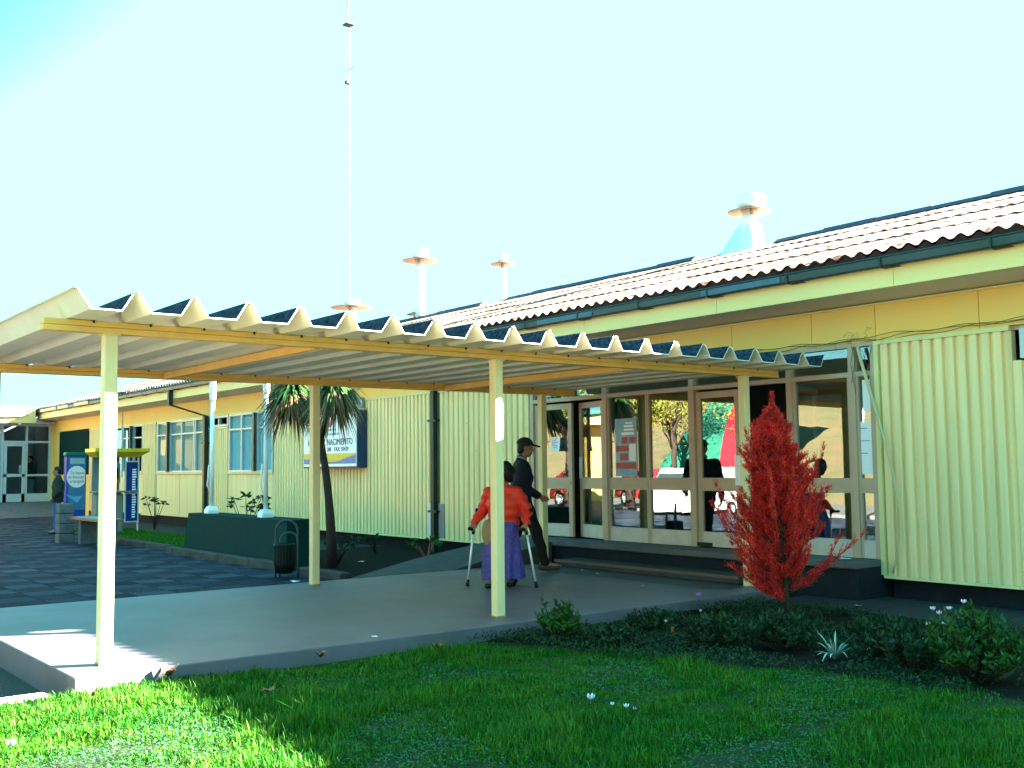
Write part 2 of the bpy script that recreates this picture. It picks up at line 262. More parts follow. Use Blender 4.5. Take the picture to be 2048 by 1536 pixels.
# ------------------------------------------------------------------ mesh helpers
class MB:
    def __init__(s): s.v = []; s.f = []; s.mi = []; s.cur = 0
    def add(s, vs, fs):
        o = len(s.v); s.v += [tuple(v) for v in vs]
        for f in fs: s.f.append([i + o for i in f]); s.mi.append(s.cur)
        return s
    def box(s, x0, x1, y0, y1, z0, z1):
        x0, x1 = sorted((x0, x1)); y0, y1 = sorted((y0, y1)); z0, z1 = sorted((z0, z1))
        vs = [(x, y, z) for z in (z0, z1) for y in (y0, y1) for x in (x0, x1)]
        return s.add(vs, [(0, 2, 3, 1), (4, 5, 7, 6), (0, 1, 5, 4), (2, 6, 7, 3), (0, 4, 6, 2), (1, 3, 7, 5)])
    def bbox(s, x0, x1, y0, y1, z0, z1, b=0.006):
        # box with chamfered vertical and horizontal edges
        x0, x1 = sorted((x0, x1)); y0, y1 = sorted((y0, y1)); z0, z1 = sorted((z0, z1))
        b = min(b, (x1 - x0) / 3, (y1 - y0) / 3, (z1 - z0) / 3)
        def ring(z, i): return [(x0 + b + i, y0 + i, z), (x1 - b - i, y0 + i, z), (x1 - i, y0 + b + i, z), (x1 - i, y1 - b - i, z), (x1 - b - i, y1 - i, z), (x0 + b + i, y1 - i, z), (x0 + i, y1 - b - i, z), (x0 + i, y0 + b + i, z)]
        return s.loft([ring(z0, b), ring(z0 + b, 0), ring(z1 - b, 0), ring(z1, b)], True, True)
    def quad(s, a, b, c, d): return s.add([a, b, c, d], [(0, 1, 2, 3)])
    def poly(s, pts): return s.add(pts, [tuple(range(len(pts)))])
    def prism(s, pts, off):
        n = len(pts); o = Vector(off); a = [Vector(p) for p in pts]; b = [p + o for p in a]
        fs = [tuple(range(n - 1, -1, -1)), tuple(range(n, 2 * n))] + [(i, (i + 1) % n, n + (i + 1) % n, n + i) for i in range(n)]
        return s.add(a + b, fs)
    def loft(s, rings, cap0=True, cap1=True, closed=True):
        n = len(rings[0]); vs = [p for r in rings for p in r]; fs = []
        for k in range(len(rings) - 1):
            for i in range(n if closed else n - 1):
                j = (i + 1) % n
                fs.append((k * n + i, k * n + j, (k + 1) * n + j, (k + 1) * n + i))
        if cap0: fs.append(tuple(range(n - 1, -1, -1)))
        if cap1: fs.append(tuple(range((len(rings) - 1) * n, len(rings) * n)))
        return s.add(vs, fs)
    def tube(s, path, rad, n=8, cap=True):
        P = [Vector(p) for p in path]; k = len(P)
        rad = [rad] * k if not hasattr(rad, '__len__') else rad
        rings = []; prev = None
        for i in range(k):
            t = (P[min(i + 1, k - 1)] - P[max(i - 1, 0)])
            t = t.normalized() if t.length > 1e-9 else Vector((0, 0, 1))
            if prev is None:
                a = t.orthogonal().normalized()
            else:
                a = (prev - t * prev.dot(t)); a = a.normalized() if a.length > 1e-6 else t.orthogonal().normalized()
            prev = a; b = t.cross(a)
            rings.append([P[i] + (a * math.cos(2 * math.pi * j / n) + b * math.sin(2 * math.pi * j / n)) * rad[i] for j in range(n)])
        return s.loft(rings, cap, cap)
    def lathe(s, prof, c, n=20, cap=True):
        rings = [[(c[0] + r * math.cos(2 * math.pi * j / n), c[1] + r * math.sin(2 * math.pi * j / n), c[2] + z) for j in range(n)] for r, z in prof]
        return s.loft(rings, cap, cap)
    def ell(s, c, r, rot=None, n=12, mm=8):
        c = Vector(c); rings = []
        for k in range(1, mm):
            th = math.pi * k / mm
            rg = []
            for j in range(n):
                p = Vector((r[0] * math.sin(th) * math.cos(2 * math.pi * j / n), r[1] * math.sin(th) * math.sin(2 * math.pi * j / n), -r[2] * math.cos(th)))
                rg.append(c + (rot @ p if rot else p))
            rings.append(rg)
        return s.loft(rings)
    def cap(s, a, b, ra, rb, n=12):
        a = Vector(a); b = Vector(b); d = (b - a).normalized()
        path = []; rad = []
        for k in range(1, 5): t = k / 4 * math.pi / 2; path.append(a - d * ra * math.cos(t)); rad.append(max(ra * math.sin(t), 1e-3))
        for k in range(0, 4): t = k / 4 * math.pi / 2; path.append(b + d * rb * math.sin(t)); rad.append(max(rb * math.cos(t), 1e-3))
        return s.tube(path, rad, n)

def world_off(o):
    v = Vector((0, 0, 0))
    while o is not None: v += Vector(o.location); o = o.parent
    return v

def obj(name, mb, ms, parent=None, smooth=False, label=None, local=False):
    me = bpy.data.meshes.new(name)
    off = Vector((0, 0, 0)) if (parent is None or local) else world_off(parent)
    vs = [(v[0] - off.x, v[1] - off.y, v[2] - off.z) for v in mb.v]
    me.from_pydata(vs, [], mb.f)
    if not isinstance(ms, (list, tuple)): ms = [ms]
    for q in ms: me.materials.append(M[q] if isinstance(q, str) else q)
    if len(ms) > 1: me.polygons.foreach_set('material_index', mb.mi)
    if smooth: me.polygons.foreach_set('use_smooth', [True] * len(me.polygons))
    me.update()
    o = bpy.data.objects.new(name, me); COL.objects.link(o)
    if parent is not None: o.parent = parent
    if label: o['label'] = label
    return o

def thing(name, label, cat, loc=(0, 0, 0), rotz=0, group=None):
    o = bpy.data.objects.new(name, None); COL.objects.link(o); o.empty_display_size = 0.1
    o.location = loc; o.rotation_euler = (0, 0, rotz); o['label'] = label; o['category'] = cat
    if group: o['group'] = group
    return o
def tag(o, label, cat, group=None):
    o['label'] = label; o['category'] = cat
    if group: o['group'] = group
    return o
def struct(name, mb, m_, smooth=False):
    o = obj(name, mb, m_, None, smooth); o['kind'] = 'structure'; return o
def copy_tree(o, parent=None):
    c = o.copy(); COL.objects.link(c)
    if parent is not None: c.parent = parent
    for ch in list(o.children): copy_tree(ch, c)
    return c

def np_mesh(name, V, F, m_, parent=None, smooth=False):
    """V (n,3), F (k,3) or (k,4) arrays -> object"""
    if parent is not None: V = V - np.array(world_off(parent))
    me = bpy.data.meshes.new(name); k = F.shape[1]
    me.vertices.add(len(V)); me.vertices.foreach_set('co', V.astype(np.float32).ravel())
    me.loops.add(F.size); me.loops.foreach_set('vertex_index', F.astype(np.int32).ravel())
    me.polygons.add(len(F)); me.polygons.foreach_set('loop_start', np.arange(0, F.size, k, dtype=np.int32))
    if smooth: me.polygons.foreach_set('use_smooth', np.ones(len(F), dtype=bool))
    me.materials.append(M[m_] if isinstance(m_, str) else m_)
    me.update(calc_edges=True); me.validate()
    o = bpy.data.objects.new(name, me); COL.objects.link(o)
    if parent is not None: o.parent = parent
    return o

def text_mb(txt, size, origin, xd, ud, depth=0.002, align='LEFT', sx=1.0):
    cu = bpy.data.curves.new('t', 'FONT'); cu.body = txt; cu.size = size; cu.align_x = align; cu.extrude = depth / 2; cu.resolution_u = 3
    o = bpy.data.objects.new('t', cu); COL.objects.link(o)
    bpy.context.view_layer.update()
    me = bpy.data.meshes.new_from_object(o.evaluated_get(bpy.context.evaluated_depsgraph_get()))
    xd = Vector(xd).normalized(); ud = Vector(ud).normalized(); nd = xd.cross(ud); og = Vector(origin)
    mb = MB(); mb.add([og + xd * v.co.x * sx + ud * v.co.y + nd * v.co.z for v in me.vertices], [tuple(p.vertices) for p in me.polygons])
    bpy.data.objects.remove(o); bpy.data.curves.remove(cu); bpy.data.meshes.remove(me)
    return mb

def remesh(mb, voxel, it=6, fac=0.5):
    me = bpy.data.meshes.new('tmp'); me.from_pydata([tuple(v) for v in mb.v], [], mb.f); me.update()
    o = bpy.data.objects.new('tmp', me); COL.objects.link(o)
    r = o.modifiers.new('r', 'REMESH'); r.mode = 'VOXEL'; r.voxel_size = voxel
    s_ = o.modifiers.new('s', 'SMOOTH'); s_.factor = fac; s_.iterations = it
    bpy.context.view_layer.update()
    e = bpy.data.meshes.new_from_object(o.evaluated_get(bpy.context.evaluated_depsgraph_get()))
    out = MB(); out.add([v.co.copy() for v in e.vertices], [tuple(p.vertices) for p in e.polygons])
    bpy.data.objects.remove(o); bpy.data.meshes.remove(me); bpy.data.meshes.remove(e)
    return out

# =================================================================== GROUND
YF = 8.18            # front wall plane of the hospital
GZ = -0.12           # lawn / plaza level, slab top is z = 0
def sheet(x0, x1, y0, y1, z): return MB().quad((x0, y0, z), (x1, y0, z), (x1, y1, z), (x0, y1, z))
struct('ground', sheet(-400, 400, -400, 400, -0.30), 'ground')
struct('paved_plaza', MB().box(-40, -4.065, -6, 8.3, -0.28, GZ), 'paving')
struct('gravel_strip', sheet(-4.06, 0.22, -9, -0.26, -0.215), 'gravel')
struct('concrete_walkway', MB().bbox(-4.055, 0.329, -0.265, 7.28, -0.29, 0.0, 0.008), 'concrete')
struct('dark_walkway_patch', MB().poly([(-3.55, 6.72, 0.004), (-0.2, 6.66, 0.004), (0.02, 6.8, 0.004), (-0.15, 7.28, 0.004), (-3.55, 7.28, 0.004)]), 'dark_patch')  # darker area of floor in front of the lower step
mb = MB()
for k in range(8):
    x0 = 0.335 + 1.2 * k; mb.bbox(x0, x0 + 1.19, 6.98, 8.24, -0.28, -0.10 - 0.001 * (k % 3), 0.008)
struct('footpath', mb, 'path')
# lawn turf slightly undulating
nx, ny = 60, 60
X, Y = np.meshgrid(np.linspace(0.33, 12, nx), np.linspace(-5.5, 6.9, ny))
def lawn_z(x, y): return GZ + 0.012 * np.sin(1.7 * x + 0.6) * np.cos(1.3 * y) + 0.008 * np.sin(3.1 * y + x)
Z = lawn_z(X, Y); V = np.stack([X, Y, Z], -1).reshape(-1, 3)
F = np.array([(j * nx + i, j * nx + i + 1, (j + 1) * nx + i + 1, (j + 1) * nx + i) for j in range(ny - 1) for i in range(nx - 1)])
o = np_mesh('lawn', V, F, 'lawn', None, True); o['kind'] = 'structure'
BED = [(0.33, 2.95), (0.75, 3.26), (1.3, 3.32), (2.1, 3.46), (3.0, 3.98), (3.95, 4.10), (4.6, 4.14), (6.5, 4.3), (12, 4.6)]
mb = MB(); top = []
bot = []
for i in range(49):
    x = 0.34 + i * 0.24
    yb = float(np.interp(x, [p[0] for p in BED], [p[1] for p in BED]))
    bot.append((x, yb)); top.append((x, 6.975))
rings = []
for (x, yb), (x2, yt) in zip(bot, top):
    rings.append([(x, yb + (yt - yb) * t, GZ + (-0.035 if t == 0 else 0.016) + 0.014 * math.sin(7 * x + 9 * t) * (0 < t < 1)) for t in [0, .1, .25, .4, .55, .7, .85, 1]])
mb.loft(rings, False, False, closed=False)
struct('flower_bed', mb, 'soil', True)
struct('planting_bed', MB().box(-9.6, -4.07, 4.86, 8.12, -0.28, -0.085), 'soil')
struct('grass_verge', MB().box(-20.2, -9.62, 5.12, 6.7, -0.28, -0.09), 'lawn')
struct('service_path', MB().box(-34, -9.62, 6.71, 8.3, -0.28, -0.105), 'path')

# kerb stones
def kerb(x0, x1, y, lab, grp, w=0.16, z=-0.015, m_='kerb'):
    o = tag(obj('kerb_stone', MB().bbox(x0 + 0.006, x1 - 0.006, y, y + w, -0.27, z, 0.018), m_), lab, 'kerb', grp)
xs = [-15.6, -14.4, -13.2, -12.0]
for a, b, d in zip(xs, xs[1:], ['pale kerb stone at the far end of the grass verge, nearest the bench', 'middle kerb stone edging the grass verge', 'kerb stone at the near end of the grass verge']):
    kerb(a, b, 4.84, d, 'kerb stones along the grass verge')
xs = [-11.5, -10.3, -9.1, -7.9, -6.7]
for a, b, d in zip(xs, xs[1:], ['kerb stone just past the gap, below the left end of the green flagpole wall', 'kerb stone below the left flagpole on the green wall', 'kerb stone below the right flagpole on the green wall', 'worn reddish kerb stone behind the litter bin']):
    kerb(a, b, 4.66, d, 'kerb stones below the green wall', z=0.0)
kerb(-6.2, -4.95, 4.66, 'short kerb stone between the litter bin and the walkway slab', 'kerb stones below the green wall', z=-0.02)
tag(obj('white_kerb', MB().bbox(0.215, 0.325, -5.0, -0.42, -0.27, -0.085, 0.015), 'kerb_white'), 'pale sunlit concrete kerb between gravel strip and lawn', 'kerb')

# =================================================================== HOSPITAL
H = thing('hospital_building', 'long single storey cream hospital block with corrugated cladding and a corrugated roof', 'building', (0, YF, 0))
def clad(x0, x1, z0, z1, pitch=0.13, dep=0.042, y=YF, trim=True, m_='cream_clad', name='cladding'):
    mb = MB(); pts = []; x = x0
    prof = [(0.0, 0.0), (0.12, 0.0), (0.20, 0.85), (0.28, 1.0), (0.80, 1.0), (0.86, 0.85), (0.90, 0.0)]
    while x < x1 - 1e-6:
        for f, d in prof:
            xx = x + f * pitch
            if xx <= x1: pts.append((xx, y - d * dep))
        x += pitch
    pts.append((x1, y))
    mb.loft([[(a, b, z0) for a, b in pts], [(a, b, z1) for a, b in pts]], False, False, closed=False)
    mb.box(x0, x1, y + 0.004, y + 0.09, z0 + 0.004, z1)
    o = obj(name, mb, m_, H)
    if trim:
        obj('base_trim', MB().box(x0 - 0.02, x1, y - 0.058, y + 0.002, z0 - 0.032, z0 - 0.002), 'cream_clad', H)
        obj('head_trim', MB().box(x0, x1, y - 0.053, y - 0.002 , z1 + 0.001, z1 + 0.05), 'cream', H)
    return o
ZB, ZT = 0.147, 2.71
clad(1.10, 2.60, ZB, ZT)
clad(2.60, 10, ZB, 2.40, trim=False); obj('base_trim', MB().box(2.602, 10, YF - 0.05, YF + 0.002, ZB - 0.032, ZB - 0.002), 'cream_clad', H)
obj('corner_trim', MB().box(1.045, 1.10, YF - 0.05, YF + 0.09, ZB - 0.0, 2.76), 'cream', H)
clad(-7.70, -5.16, ZB, ZT, 0.15)
clad(-14.36, -7.86, ZB, ZT)
clad(-18.10, -16.92, ZB, 2.40)
clad(-23.02, -21.92, ZB, ZT)
clad(-28.15, -26.55, ZB, ZT)
# flat panels
for x0, x1 in [(-16.90, -14.40), (-21.88, -20.16), (-20.13, -18.14), (-26.5, -24.8), (-24.78, -23.06)]:
    obj('panel_board', MB().box(x0, x1, YF - 0.01, YF + 0.08, ZB, 1.28), 'cream_clad', H)
for x0, x1 in [(-16.92, -14.38), (-21.9, -18.12), (-26.53, -23.04)]: obj('sill', MB().box(x0, x1, YF - 0.05, YF + 0.02, 1.285, 1.32), 'cream', H)
obj('end_wall', MB().box(-32.8, -28.16, YF - 0.01, YF + 0.08, -0.1, 2.755), 'frieze', H)
# frieze with seams
mb = MB(); x = -32.8; k = 0
while x < 10:
    w = 1.22 if k % 3 else 0.86
    mb.box(x + 0.004, min(x + w, 10) - 0.004, YF - 0.012, YF + 0.06, 2.765, 3.185); x += w; k += 1
obj('frieze', mb, 'frieze', H)
obj('seam_backing', MB().box(-32.8, 10, YF + 0.062, YF + 0.085, 2.72, 3.3), 'soffit', H)
obj('soffit', MB().prism([(-32.6, 7.62, 3.252), (-32.6, YF + 0.06, 3.19), (-32.6, YF + 0.06, 3.215), (-32.6, 7.62, 3.277)], (42.6, 0, 0)), 'soffit', H)
mb = MB(); x = -32.4
while x < 10:
    mb.box(x + 0.002, x + 2.43, 7.585, 7.615, 3.243, 3.47); x += 2.434
obj('fascia', mb, 'fascia', H)
obj('soffit_bead', MB().box(-32.6, 10, YF - 0.035, YF - 0.013, 3.165, 3.185), 'cream', H)
# gutter: open channel profile with lip, brackets as sub-parts
prof = [(7.583, 3.545), (7.583, 3.455), (7.50, 3.445), (7.475, 3.46), (7.468, 3.535), (7.458, 3.549), (7.464, 3.557), (7.480, 3.545), (7.487, 3.47), (7.505, 3.458), (7.572, 3.466), (7.572, 3.545)]
mb = MB().prism([(-32.4, a, b) for a, b in prof], (42.4, 0, 0))
g = obj('gutter', mb, 'gutter', H)
for k in range(35):
    x = -32 + k * 1.2; mb = MB()
    mb.box(x - 0.012, x + 0.012, 7.452, 7.582, 3.436, 3.443); mb.box(x - 0.012, x + 0.012, 7.452, 7.457, 3.443, 3.55); mb.box(x + 0.012, x + 0.17, 7.53, 7.582, 3.4365, 3.4425)
    obj('gutter_bracket', mb, 'pipe', g)
# gutter patches of bluer metal
M['gpatch'] = mat('gutter_patch', (0.06, 0.14, 0.19), 0.4, (0.03, 0.09, 0.12), 4, 0.8)
for x0, x1 in [(-4.1, -2.9), (-0.9, 0.3), (-7.1, -6.2)]: obj('gutter_patch', MB().box(x0, x1, 7.4605, 7.4655, 3.462, 3.53), 'gpatch', g)
for x0, x1 in [(-31.5, -29.6), (-29.4, -28.2), (-27.5, -26.0)]: obj('peeled_fascia_strip', MB().box(x0, x1, 7.45, 7.464, 3.47, 3.56), 'fascia', g)
# roof: corrugated sheets in four courses
def corr_roof(x0, x1, y0, z0, y1, z1, courses, pitch, amp, name, parent, seed, flip=False):
    rng = np.random.default_rng(seed)
    n = int((x1 - x0) / pitch); per = 8; xs = np.linspace(x0, x0 + n * pitch, n * per + 1)
    cosw = np.cos(2 * np.pi * (xs - x0) / pitch)
    L = math.hypot(y1 - y0, z1 - z0); uy, uz = (y1 - y0) / L, (z1 - z0) / L
    Vs = []; Fs = []; off = 0
    for c in range(courses):
        s0 = L * c / courses; s1 = L * (c + 1) / courses + 0.12
        if c == courses - 1: s1 = L
        sheetw = 5 * per
        nsh = len(xs) // sheetw + 1
        jl = rng.uniform(-0.018, 0.018, nsh).repeat(sheetw)[:len(xs)]; jh = rng.uniform(0.0, 0.010, nsh).repeat(sheetw)[:len(xs)]
        rows = []
        for t, lift in ((0, 0.020), (0.5, 0.011), (1, 0.002)):
            s = s0 + (s1 - s0) * t + (jl if t == 0 else 0 * xs)
            rows.append(np.stack([xs, y0 + uy * s, z0 + uz * s + cosw * amp * (3.2 if (c == 0 and t == 0) else 1.0) + lift + jh], -1))
        low = rows[0].copy(); low[:, 2] -= (0.026 if c == 0 else 0.012) * np.clip(0.5 + 0.8 * np.sin(xs * 2.3 + c * 2) * np.sin(xs * 0.9 + c) + 0.35 * np.sin(xs * 11 + c), 0.03, 1.2); low[:, 1] += 0.003; LIPS.append(np.stack([low, rows[0]])); 
        V = np.concatenate(rows); m_ = len(xs)
        F = np.array([(r * m_ + i, r * m_ + i + 1, (r + 1) * m_ + i + 1, (r + 1) * m_ + i) for r in range(2) for i in range(m_ - 1)])
        Vs.append(V); Fs.append(F + off); off += len(V)
    return np_mesh(name, np.concatenate(Vs), np.concatenate(Fs), 'roof', parent, True)
LIPS = []
RY, RZ = 15.0, 5.86
roof = corr_roof(-34, 10.5, 7.49, 3.60, RY, RZ, 4, 0.19, 0.0075, 'roof', H, 3)
corr_roof(-34, 10.5, 22.5, 3.60, RY, RZ - 0.01, 1, 0.19, 0.026, 'rear_roof', roof, 4)
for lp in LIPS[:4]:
    m_ = lp.shape[1]; np_mesh('course_edge', lp.reshape(-1, 3) - np.array([0, 0.002, 0]), np.array([(i, i + 1, m_ + i + 1, m_ + i) for i in range(m_ - 1)]), 'roof_edge', roof)  # dark lip strips paint the shade line at each sheet overlap
# dark wave ends under the lowest course
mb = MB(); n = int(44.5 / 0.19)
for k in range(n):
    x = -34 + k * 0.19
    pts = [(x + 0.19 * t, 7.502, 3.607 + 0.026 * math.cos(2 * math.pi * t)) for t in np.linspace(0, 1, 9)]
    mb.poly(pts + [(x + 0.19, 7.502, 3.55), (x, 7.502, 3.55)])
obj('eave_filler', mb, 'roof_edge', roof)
# ridge caps: overlapping raised sheets, interrupted at the ventilator on the ridge
x = -33.5
while x < 10.3:
    mb = MB()
    L_ = 1.12
    if not (-7.4 < x + L_ / 2 < -5.2) and not (-15.6 < x + L_ / 2 < -14.2):
        h = 0.010 * (int(x * 10) % 3) - 0.025
        pf = [(RY - 0.20, RZ - 0.030), (RY - 0.11, RZ + 0.050 + h), (RY - 0.04, RZ + 0.095 + h), (RY + 0.04, RZ + 0.095 + h), (RY + 0.11, RZ + 0.050 + h), (RY + 0.22, RZ - 0.035)]
        mb.prism([(x, a, b) for a, b in pf], (L_ + 0.05, 0, 0)); obj('ridge_cap', mb, 'ridge', roof)
    x += L_

# ventilators on the roof
def vent(x, y, zb, zc, rc, rn, ztop, rt_, name='ventilator', flare=0.0, lean=0):
    mb = MB(); c = (x, y, 0)
    mb.lathe([(rn + flare * .3, zb), (rn + flare * 0.15, zb + (zc - zb) * 0.45), (rn, zb + (zc - zb) * 0.7), (rn, zc - 0.02)], c, 20)
    if flare:
        # hipped flashing running down over the ridge
        mb.loft([[(x - 1.0, y - 0.34, zb - 0.22), (x + 0.24, y - 0.34, zb - 0.10), (x + 0.24, y + 0.34, zb - 0.10), (x - 1.0, y + 0.34, zb - 0.22)],
                 [(x - 0.55, y - 0.22, zb + 0.06), (x + 0.21, y - 0.22, zb + 0.06), (x + 0.21, y + 0.22, zb + 0.06), (x - 0.55, y + 0.22, zb + 0.06)],
                 [(x - rn, y - rn, zb + (zc - zb) * 0.6), (x + rn, y - rn, zb + (zc - zb) * 0.6), (x + rn, y + rn, zb + (zc - zb) * 0.6), (x - rn, y + rn, zb + (zc - zb) * 0.6)]])
    v = obj(name, mb, 'vent_metal', H, True)
    mb = MB().lathe([(rn * 0.9, zc + 0.02), (rc, zc - 0.045), (rc + 0.004, zc - 0.07), (rc - 0.012, zc - 0.07), (rn * 0.95, zc - 0.01)], c, 28)
    mb.box(x + rn, x + rn + 0.05, y - rn - 0.02, y - rn + 0.02, zc - 0.16, zc - 0.02)
    obj('rain_collar', mb, 'rust', v, True)
    mb = MB().lathe([(rt_ * 0.8, zc + 0.03), (rt_, zc + 0.08), (rt_, ztop - 0.09), (rt_ * 1.0, ztop - 0.085), (rt_ * 0.9, ztop)], c, 10)
    mb.box(x - 0.03 + rt_, x + rt_ + 0.03, y - rt_ * 0.7, y + rt_ * 0.7, zc + 0.06, ztop - 0.02)
    obj('cowl', mb, 'vent_metal', v)
    return v
vent(-6.273, RY + 0.05, 5.862, 6.71, 0.449, 0.168, 7.009, 0.274, flare=0.12)
vent(-18.896, RY + 0.05, 5.763, 7.707, 0.523, 0.147, 8.006, 0.224)
vent(-14.772, RY + 0.05, 5.763, 6.947, 0.324, 0.1, 7.149, 0.142)
vent(-23.071, RY + 0.05, 5.763, 6.785, 0.685, 0.17, 6.979, 0.239)
vent(-19.121, RY + 0.05, 5.763, 6.087, 0.274, 0.116, 6.146, 0.127)

# plinth below the cladding, recessed
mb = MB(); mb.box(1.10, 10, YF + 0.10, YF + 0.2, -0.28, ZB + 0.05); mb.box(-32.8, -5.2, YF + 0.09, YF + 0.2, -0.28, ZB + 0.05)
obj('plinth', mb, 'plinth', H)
# closed shell: rear and end walls, inner floor and ceiling
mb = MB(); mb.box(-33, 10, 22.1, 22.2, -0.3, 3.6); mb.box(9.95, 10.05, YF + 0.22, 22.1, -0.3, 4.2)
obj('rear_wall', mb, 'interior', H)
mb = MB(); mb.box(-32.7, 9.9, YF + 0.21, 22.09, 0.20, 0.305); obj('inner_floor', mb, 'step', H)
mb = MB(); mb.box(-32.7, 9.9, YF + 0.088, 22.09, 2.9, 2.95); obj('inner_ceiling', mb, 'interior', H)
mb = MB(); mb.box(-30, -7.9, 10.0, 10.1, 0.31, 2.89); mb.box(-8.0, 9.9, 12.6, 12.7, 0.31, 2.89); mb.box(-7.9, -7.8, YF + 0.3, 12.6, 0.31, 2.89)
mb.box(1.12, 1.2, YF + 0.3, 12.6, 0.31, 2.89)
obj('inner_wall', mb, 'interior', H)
# boarded reception partition seen through the right-hand window
mb = MB()
for k in range(8): mb.box(-0.16 + k * 0.158, -0.16 + k * 0.158 + 0.154, 9.35, 9.40, 0.31, 2.02)
pt = obj('inner_partition', mb, 'int_wood', H)
obj('partition_rail', MB().box(-0.2, 1.1, 9.32, 9.42, 2.03, 2.13), 'int_orange', pt)

# downpipes
mb = MB().box(-7.84, -7.74, YF - 0.13, YF - 0.04, -0.1, 2.95)
mb.prism([(-7.84, YF - 0.04, 2.95), (-7.84, YF - 0.13, 2.95), (-7.84, 7.5, 3.30), (-7.84, 7.5, 3.45), (-7.84, 7.58, 3.45), (-7.84, 7.58, 3.33)], (0.10, 0, 0))
d = obj('downpipe', mb, 'pipe', H); mb = MB()
for z in (0.6, 2.2): mb.box(-7.92, -7.66, YF - 0.14, YF - 0.03, z, z + 0.035)
obj('pipe_clip', mb, 'pipe', d)
mb = MB(); a = 0.055
def sq(p, hx=a): return [(p[0] - hx, p[1] - hx, p[2]), (p[0] + hx, p[1] - hx, p[2]), (p[0] + hx, p[1] + hx, p[2]), (p[0] - hx, p[1] + hx, p[2])]
mb.loft([sq((-19.17, 7.52, 3.46)), sq((-19.17, 7.52, 3.08)), sq((-18.2, YF - 0.1, 2.76)), sq((-18.17, YF - 0.1, 2.62)), sq((-18.17, YF - 0.1, -0.1))])
d = obj('downpipe', mb, 'pipe', H); obj('pipe_clip', MB().box(-18.29, -18.05, YF - 0.17, YF - 0.03, 2.05, 2.09), 'pipe', d)
mb = MB().tube([(-24.28, 7.95, 3.70), (-24.25, 7.95, 2.6), (-24.22, 7.95, 1.2)], 0.028, 8)
cp = obj('service_pipe', mb, 'soffit', H); obj('pipe_head', MB().tube([(-24.28, 7.95, 3.55), (-24.28, 7.95, 3.78), (-24.2, 7.9, 3.86), (-24.08, 7.88, 3.82), (-24.04, 7.88, 3.68)], 0.06, 8), 'white', cp, True)
# patched sheet beside the downpipe
mb = MB(); mb.box(-8.06, -7.87, YF - 0.052, YF - 0.0445, 0.16, 0.75); obj('sheet_patch', mb, 'galv', H)
mb = MB(); mb.box(-7.70, -7.52, YF - 0.052, YF - 0.0445, 0.16, 0.75); obj('sheet_patch', mb, mat('pinkish_patch', (0.32, 0.25, 0.24), 0.7), H)

# windows on the left part of the front
def window(x0, x1, z0, z1, cols, trans, behind='curtain', sash=None, gm='glass_far'):
    mb = MB(); f = 0.05; y0, y1 = YF - 0.035, YF + 0.05
    mb.box(x0, x1, y0, y1, z0, z0 + f); mb.box(x0, x1, y0, y1, z1 - f, z1)
    xs = [x0] + [x0 + (x1 - x0) * c for c in cols] + [x1]
    for i, x in enumerate(xs):
        w = f * (0.5 if 0 < i < len(xs) - 1 else 0.5)
        xx = min(max(x, x0 + f / 2), x1 - f / 2)
        mb.box(xx - w, xx + w, y0 + 0.003, y1 - 0.003, z0 + f, z1 - f)
    if trans: mb.box(x0 + f, x1 - f, y0 + 0.008, y1 - 0.008, trans - 0.02, trans + 0.02)
    w_ = obj('window', mb, 'alu', H)
    obj('pane', MB().box(x0 + f, x1 - f, YF + 0.012, YF + 0.018, z0 + f, z1 - f), gm, w_)
    if sash:
        s0, s1 = x0 + (x1 - x0) * sash[0], x0 + (x1 - x0) * sash[1]; mb = MB()
        mb.box(s0, s0 + 0.09, y0 - 0.08, y0 - 0.005, z0 + 0.02, z1 - 0.02)
        obj('open_sash', mb, 'gutter', w_)
    if behind: obj('curtain', MB().box(x0 + f, x1 - f, YF + 0.035, YF + 0.04, z0 + f, z1 - f), behind, w_)
    return w_
window(-16.88, -14.42, 1.325, 2.735, [0.3, 0.63, 0.66], 2.36, 'curtain', (0.62, 0.66))
window(-21.86, -18.16, 1.325, 2.735, [0.24, 0.27, 0.5, 0.73, 0.76], 2.36, 'blind', (0.245, 0.27), 'glass_mid')
window(-26.5, -23.06, 1.325, 2.735, [0.25, 0.5, 0.73, 0.76], 2.36, None, (0.73, 0.76))
window(-18.08, -16.94, 2.46, 2.73, [0.5], None, None)
window(2.70, 4.2, 2.42, 2.72, [0.5], None, 'blind')
obj('head_board', MB().box(-26.55, -14.37, YF - 0.02, YF + 0.06, 2.737, 2.763), 'cream', H)

# glazed entrance front
X0, X1 = -5.12, 1.045; ZD = 0.315; TB, TT = 2.372, 2.428; ZH = 2.71
mb = MB(); y0, y1 = YF - 0.04, YF + 0.06
mb.box(X0, X1, y0, y1, ZH, 2.762)
mb.box(X0, X1, y0 + 0.004, y1, TB, TT)
for x, w in [(-5.085, 0.07), (-3.415, 0.085), (-1.72, 0.085), (-0.135, 0.08), (0.745, 0.085), (1.02, 0.045)]:
    mb.box(x - w / 2, x + w / 2, y0 - 0.004, y1, ZD, ZH)
mb.box(-4.16, -4.11, y0 + 0.002, y1, TT, ZH)
ef = obj('entrance_frame', mb, 'beige', H)
mb = MB()
for x0, x1 in [(-5.05, -4.16), (-4.11, -3.46), (-3.37, -1.765), (-1.675, -0.178), (-0.092, 0.70), (0.79, 1.0)]: mb.box(x0, x1, YF + 0.01, YF + 0.016, TT, ZH)
obj('transom_pane', mb, 'glass', ef)
